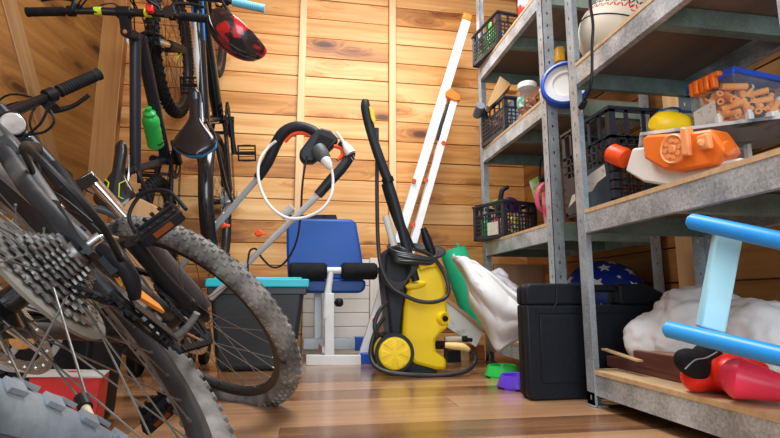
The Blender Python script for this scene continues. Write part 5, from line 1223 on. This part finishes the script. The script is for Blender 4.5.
# loose wheels
def loose_wheel(label, c, n, R, tr, tyre, knobs, kn, spokes=32, valve=None):
    t = thing('spare_wheel', c, label, 'wheel')
    make_wheel(t, c, n, R, tr, tyre, RIM, knobs, False, spokes, kn=kn, name='rim')
    if valve: MB().cyl(valve[0], valve[0] + (valve[1] - valve[0]) * .4, .0045, n=12).cyl(valve[0], valve[1], .0028, n=12, m=1).build('valve', [BLK, mat('cream_valve', (.6, .52, .36), .5)], t)
    return t
cN = V((-.249, .488, .249)) + V((.740, .02, .672)) * .050 - V((-.063, .997, -.042)) * .312 - V((-.662, -.01, .75)) * .215
loose_wheel('small pale knobbly wheel closest to the camera, in the bottom left corner', cN, V((.74, .02, .672)), .196, .022, PALET, 46, (.0105, .0085, .0026), 20, (at(81, 398, D=.33), at(93, 424, D=.31)))
loose_wheel('dark knobbly wheel standing edge on against the left wall, behind the handlebar grip', V((-.93, 1.56, .42)), V((.80, -.60, .10)), .36, .030, RUB, 50, (.012, .014, .008))

# helmet hung on the handlebar
HC = at(238, 33, Y=1.70); ha = (at(264, 56, Y=1.72) - at(214, 14, Y=1.70)).normalized()
t = thing('bicycle_helmet', HC, 'dark bicycle helmet with red patches hanging from the handlebar of the hung bike', 'helmet')
hs = V((0, 1, 0)); hu = ha.cross(hs).normalized(); hs = hu.cross(ha)
if hu.z < 0: hu, hs = -hu, -hs
Rh = Matrix((ha, hs, hu)).transposed()
HM = mat('helmet_shell', (.020, .018, .022), .18, c2=(.62, .015, .02), thr=.55, soft=.015, scale=9, coat=.5)
def hfn(q):
    z = max(q.z, -.25); w = 1 - .28 * max(0, q.x) ** 2
    g = 1 + .05 * abs(sin(q.y * 9)) * (1 if z > 0 else 0)
    return V((q.x * (1 + .08 * (q.x > 0)), q.y * w, z * g))
MB().sphere(HC, (.110, .072, .072), Rh @ Matrix.Rotation(pi, 3, 'X'), 48, 30, fn=hfn).build('shell', HM, t)
for k in (-2, -1, 0, 1, 2):
    b = MB(); pts = []
    for i in range(12):
        u = -.85 + i * .155; y = k * .27 * sqrt(max(0, 1 - u * u * .8)); zz = -sqrt(max(0, 1 - u * u - y * y)); pts.append(HC + Rh @ V((u * .115, y * .074, zz * .075)))
    b.tube(pts, .0035, 8, smooth=2); b.build('rib', RED if k == 1 else BLKG, t)
MB().tube([HC + Rh @ V((.05, -.05, .02)), HC + V((.01, -.02, -.02)), HC + Rh @ V((-.08, -.05, .03)), HC + Rh @ V((-.12, 0, .05))], .004, 8, smooth=6).build('strap', BLKM, t)
# sliver of firewood / log
lc = at(139, 226, Y=1.85)
t = thing('split_log', lc, 'pale split piece of firewood standing behind the knobbly front tyre', 'firewood')
LOGM = wood('split_wood', 'z', (.74, .50, .28), (.60, .36, .17), (.36, .19, .08), 0, .8, .05)
q = [at(x, y, Y=1.85) for x, y in ((112, 250), (119, 214), (126, 203), (135, 197), (142, 199), (152, 204), (163, 210), (166, 250), (160, 300), (120, 300))]
MB().prism(q, (-.03, .11, .0)).build('log_body', LOGM, t, bevel=.004)
odd('plank_offcut', 'pale plywood offcut leaning between the front wheel and the fork of the leaning bicycle', 'board', None, MB().prism([at(x, y, Y=1.98) for x, y in ((112, 244), (140, 248), (152, 300), (156, 352), (118, 348), (110, 300))], (0, .02, 0)), mat('plywood', (.58, .38, .18), .7))

# black tub and red box under the near bicycle
t = thing('black_bin', (-.56, 1.35, 0), 'black bin standing on the floor behind the near rear wheel', 'bin')
a0, a1 = at(18, 300, Y=1.26), at(94, 300, Y=1.26)
taper(a0.x, a1.x, 1.26, 1.46, a0.x - .01, a1.x + .01, 1.25, 1.47, .003, .27).build('bin_body', BLK, t, bevel=.01)
MB().box(((a0.x + a1.x) / 2, 1.36, .275), (a1.x - a0.x + .04, .25, .02)).build('rim', BLK, t, bevel=.004)
t = thing('red_box', (-.42, 1.02, 0), 'bright red carton on the floor behind the spokes of the near wheel', 'box')
q = [at(29, 378, Y=1.08), at(62, 378, Y=1.04), at(101, 379, Y=1.10), at(95, 419, Y=1.10), at(60, 422, Y=1.04), at(33, 412, Y=1.08)]
for k in (3, 4, 5): q[k].z = .012
b = MB().prism(q, (-.02, .10, 0)); b.build('carton', RED, t, bevel=.002)
MB().prism([q[0] + V((-.01, .004, .001)), q[1] + V((0, .004, .001)), q[2] + V((.0, .004, .001)), q[2] + V((-.02, .10, .001)), q[0] + V((-.03, .10, .001))], (0, 0, .003)).build('white_top', WHTP, t)
# small grey-rimmed pushchair wheel
pw = at(24, 338, Y=1.12); pr_ = .065
t = thing('trolley_wheel', pw, 'small grey spoked trolley wheel with an orange hub seen through the near spokes', 'wheel')
ax_ = V((.35, -1, .1)).normalized(); MB().lathe([(pr_ - .012, -.012), (pr_, -.010), (pr_, .010), (pr_ - .012, .012)], pw, ax_, 40, closed=True).build('rim', mat('dull_grey', (.33, .34, .35), .5), t)
x_ = ax_.orthogonal().normalized(); y_ = ax_.cross(x_); b = MB()
for k in range(3): an = k * 2.094 + .3; b.bar(pw, pw + (x_ * cos(an) + y_ * sin(an)) * (pr_ - .01), .012, .008, ax_)
b.build('spoke_arms', MATS['dull_grey'], t)
MB().cyl(pw - ax_ * .015, pw + ax_ * .018, .022, n=20).build('hub', mat('rust_orange', (.62, .28, .07), .6, var=.3, scale=40), t)
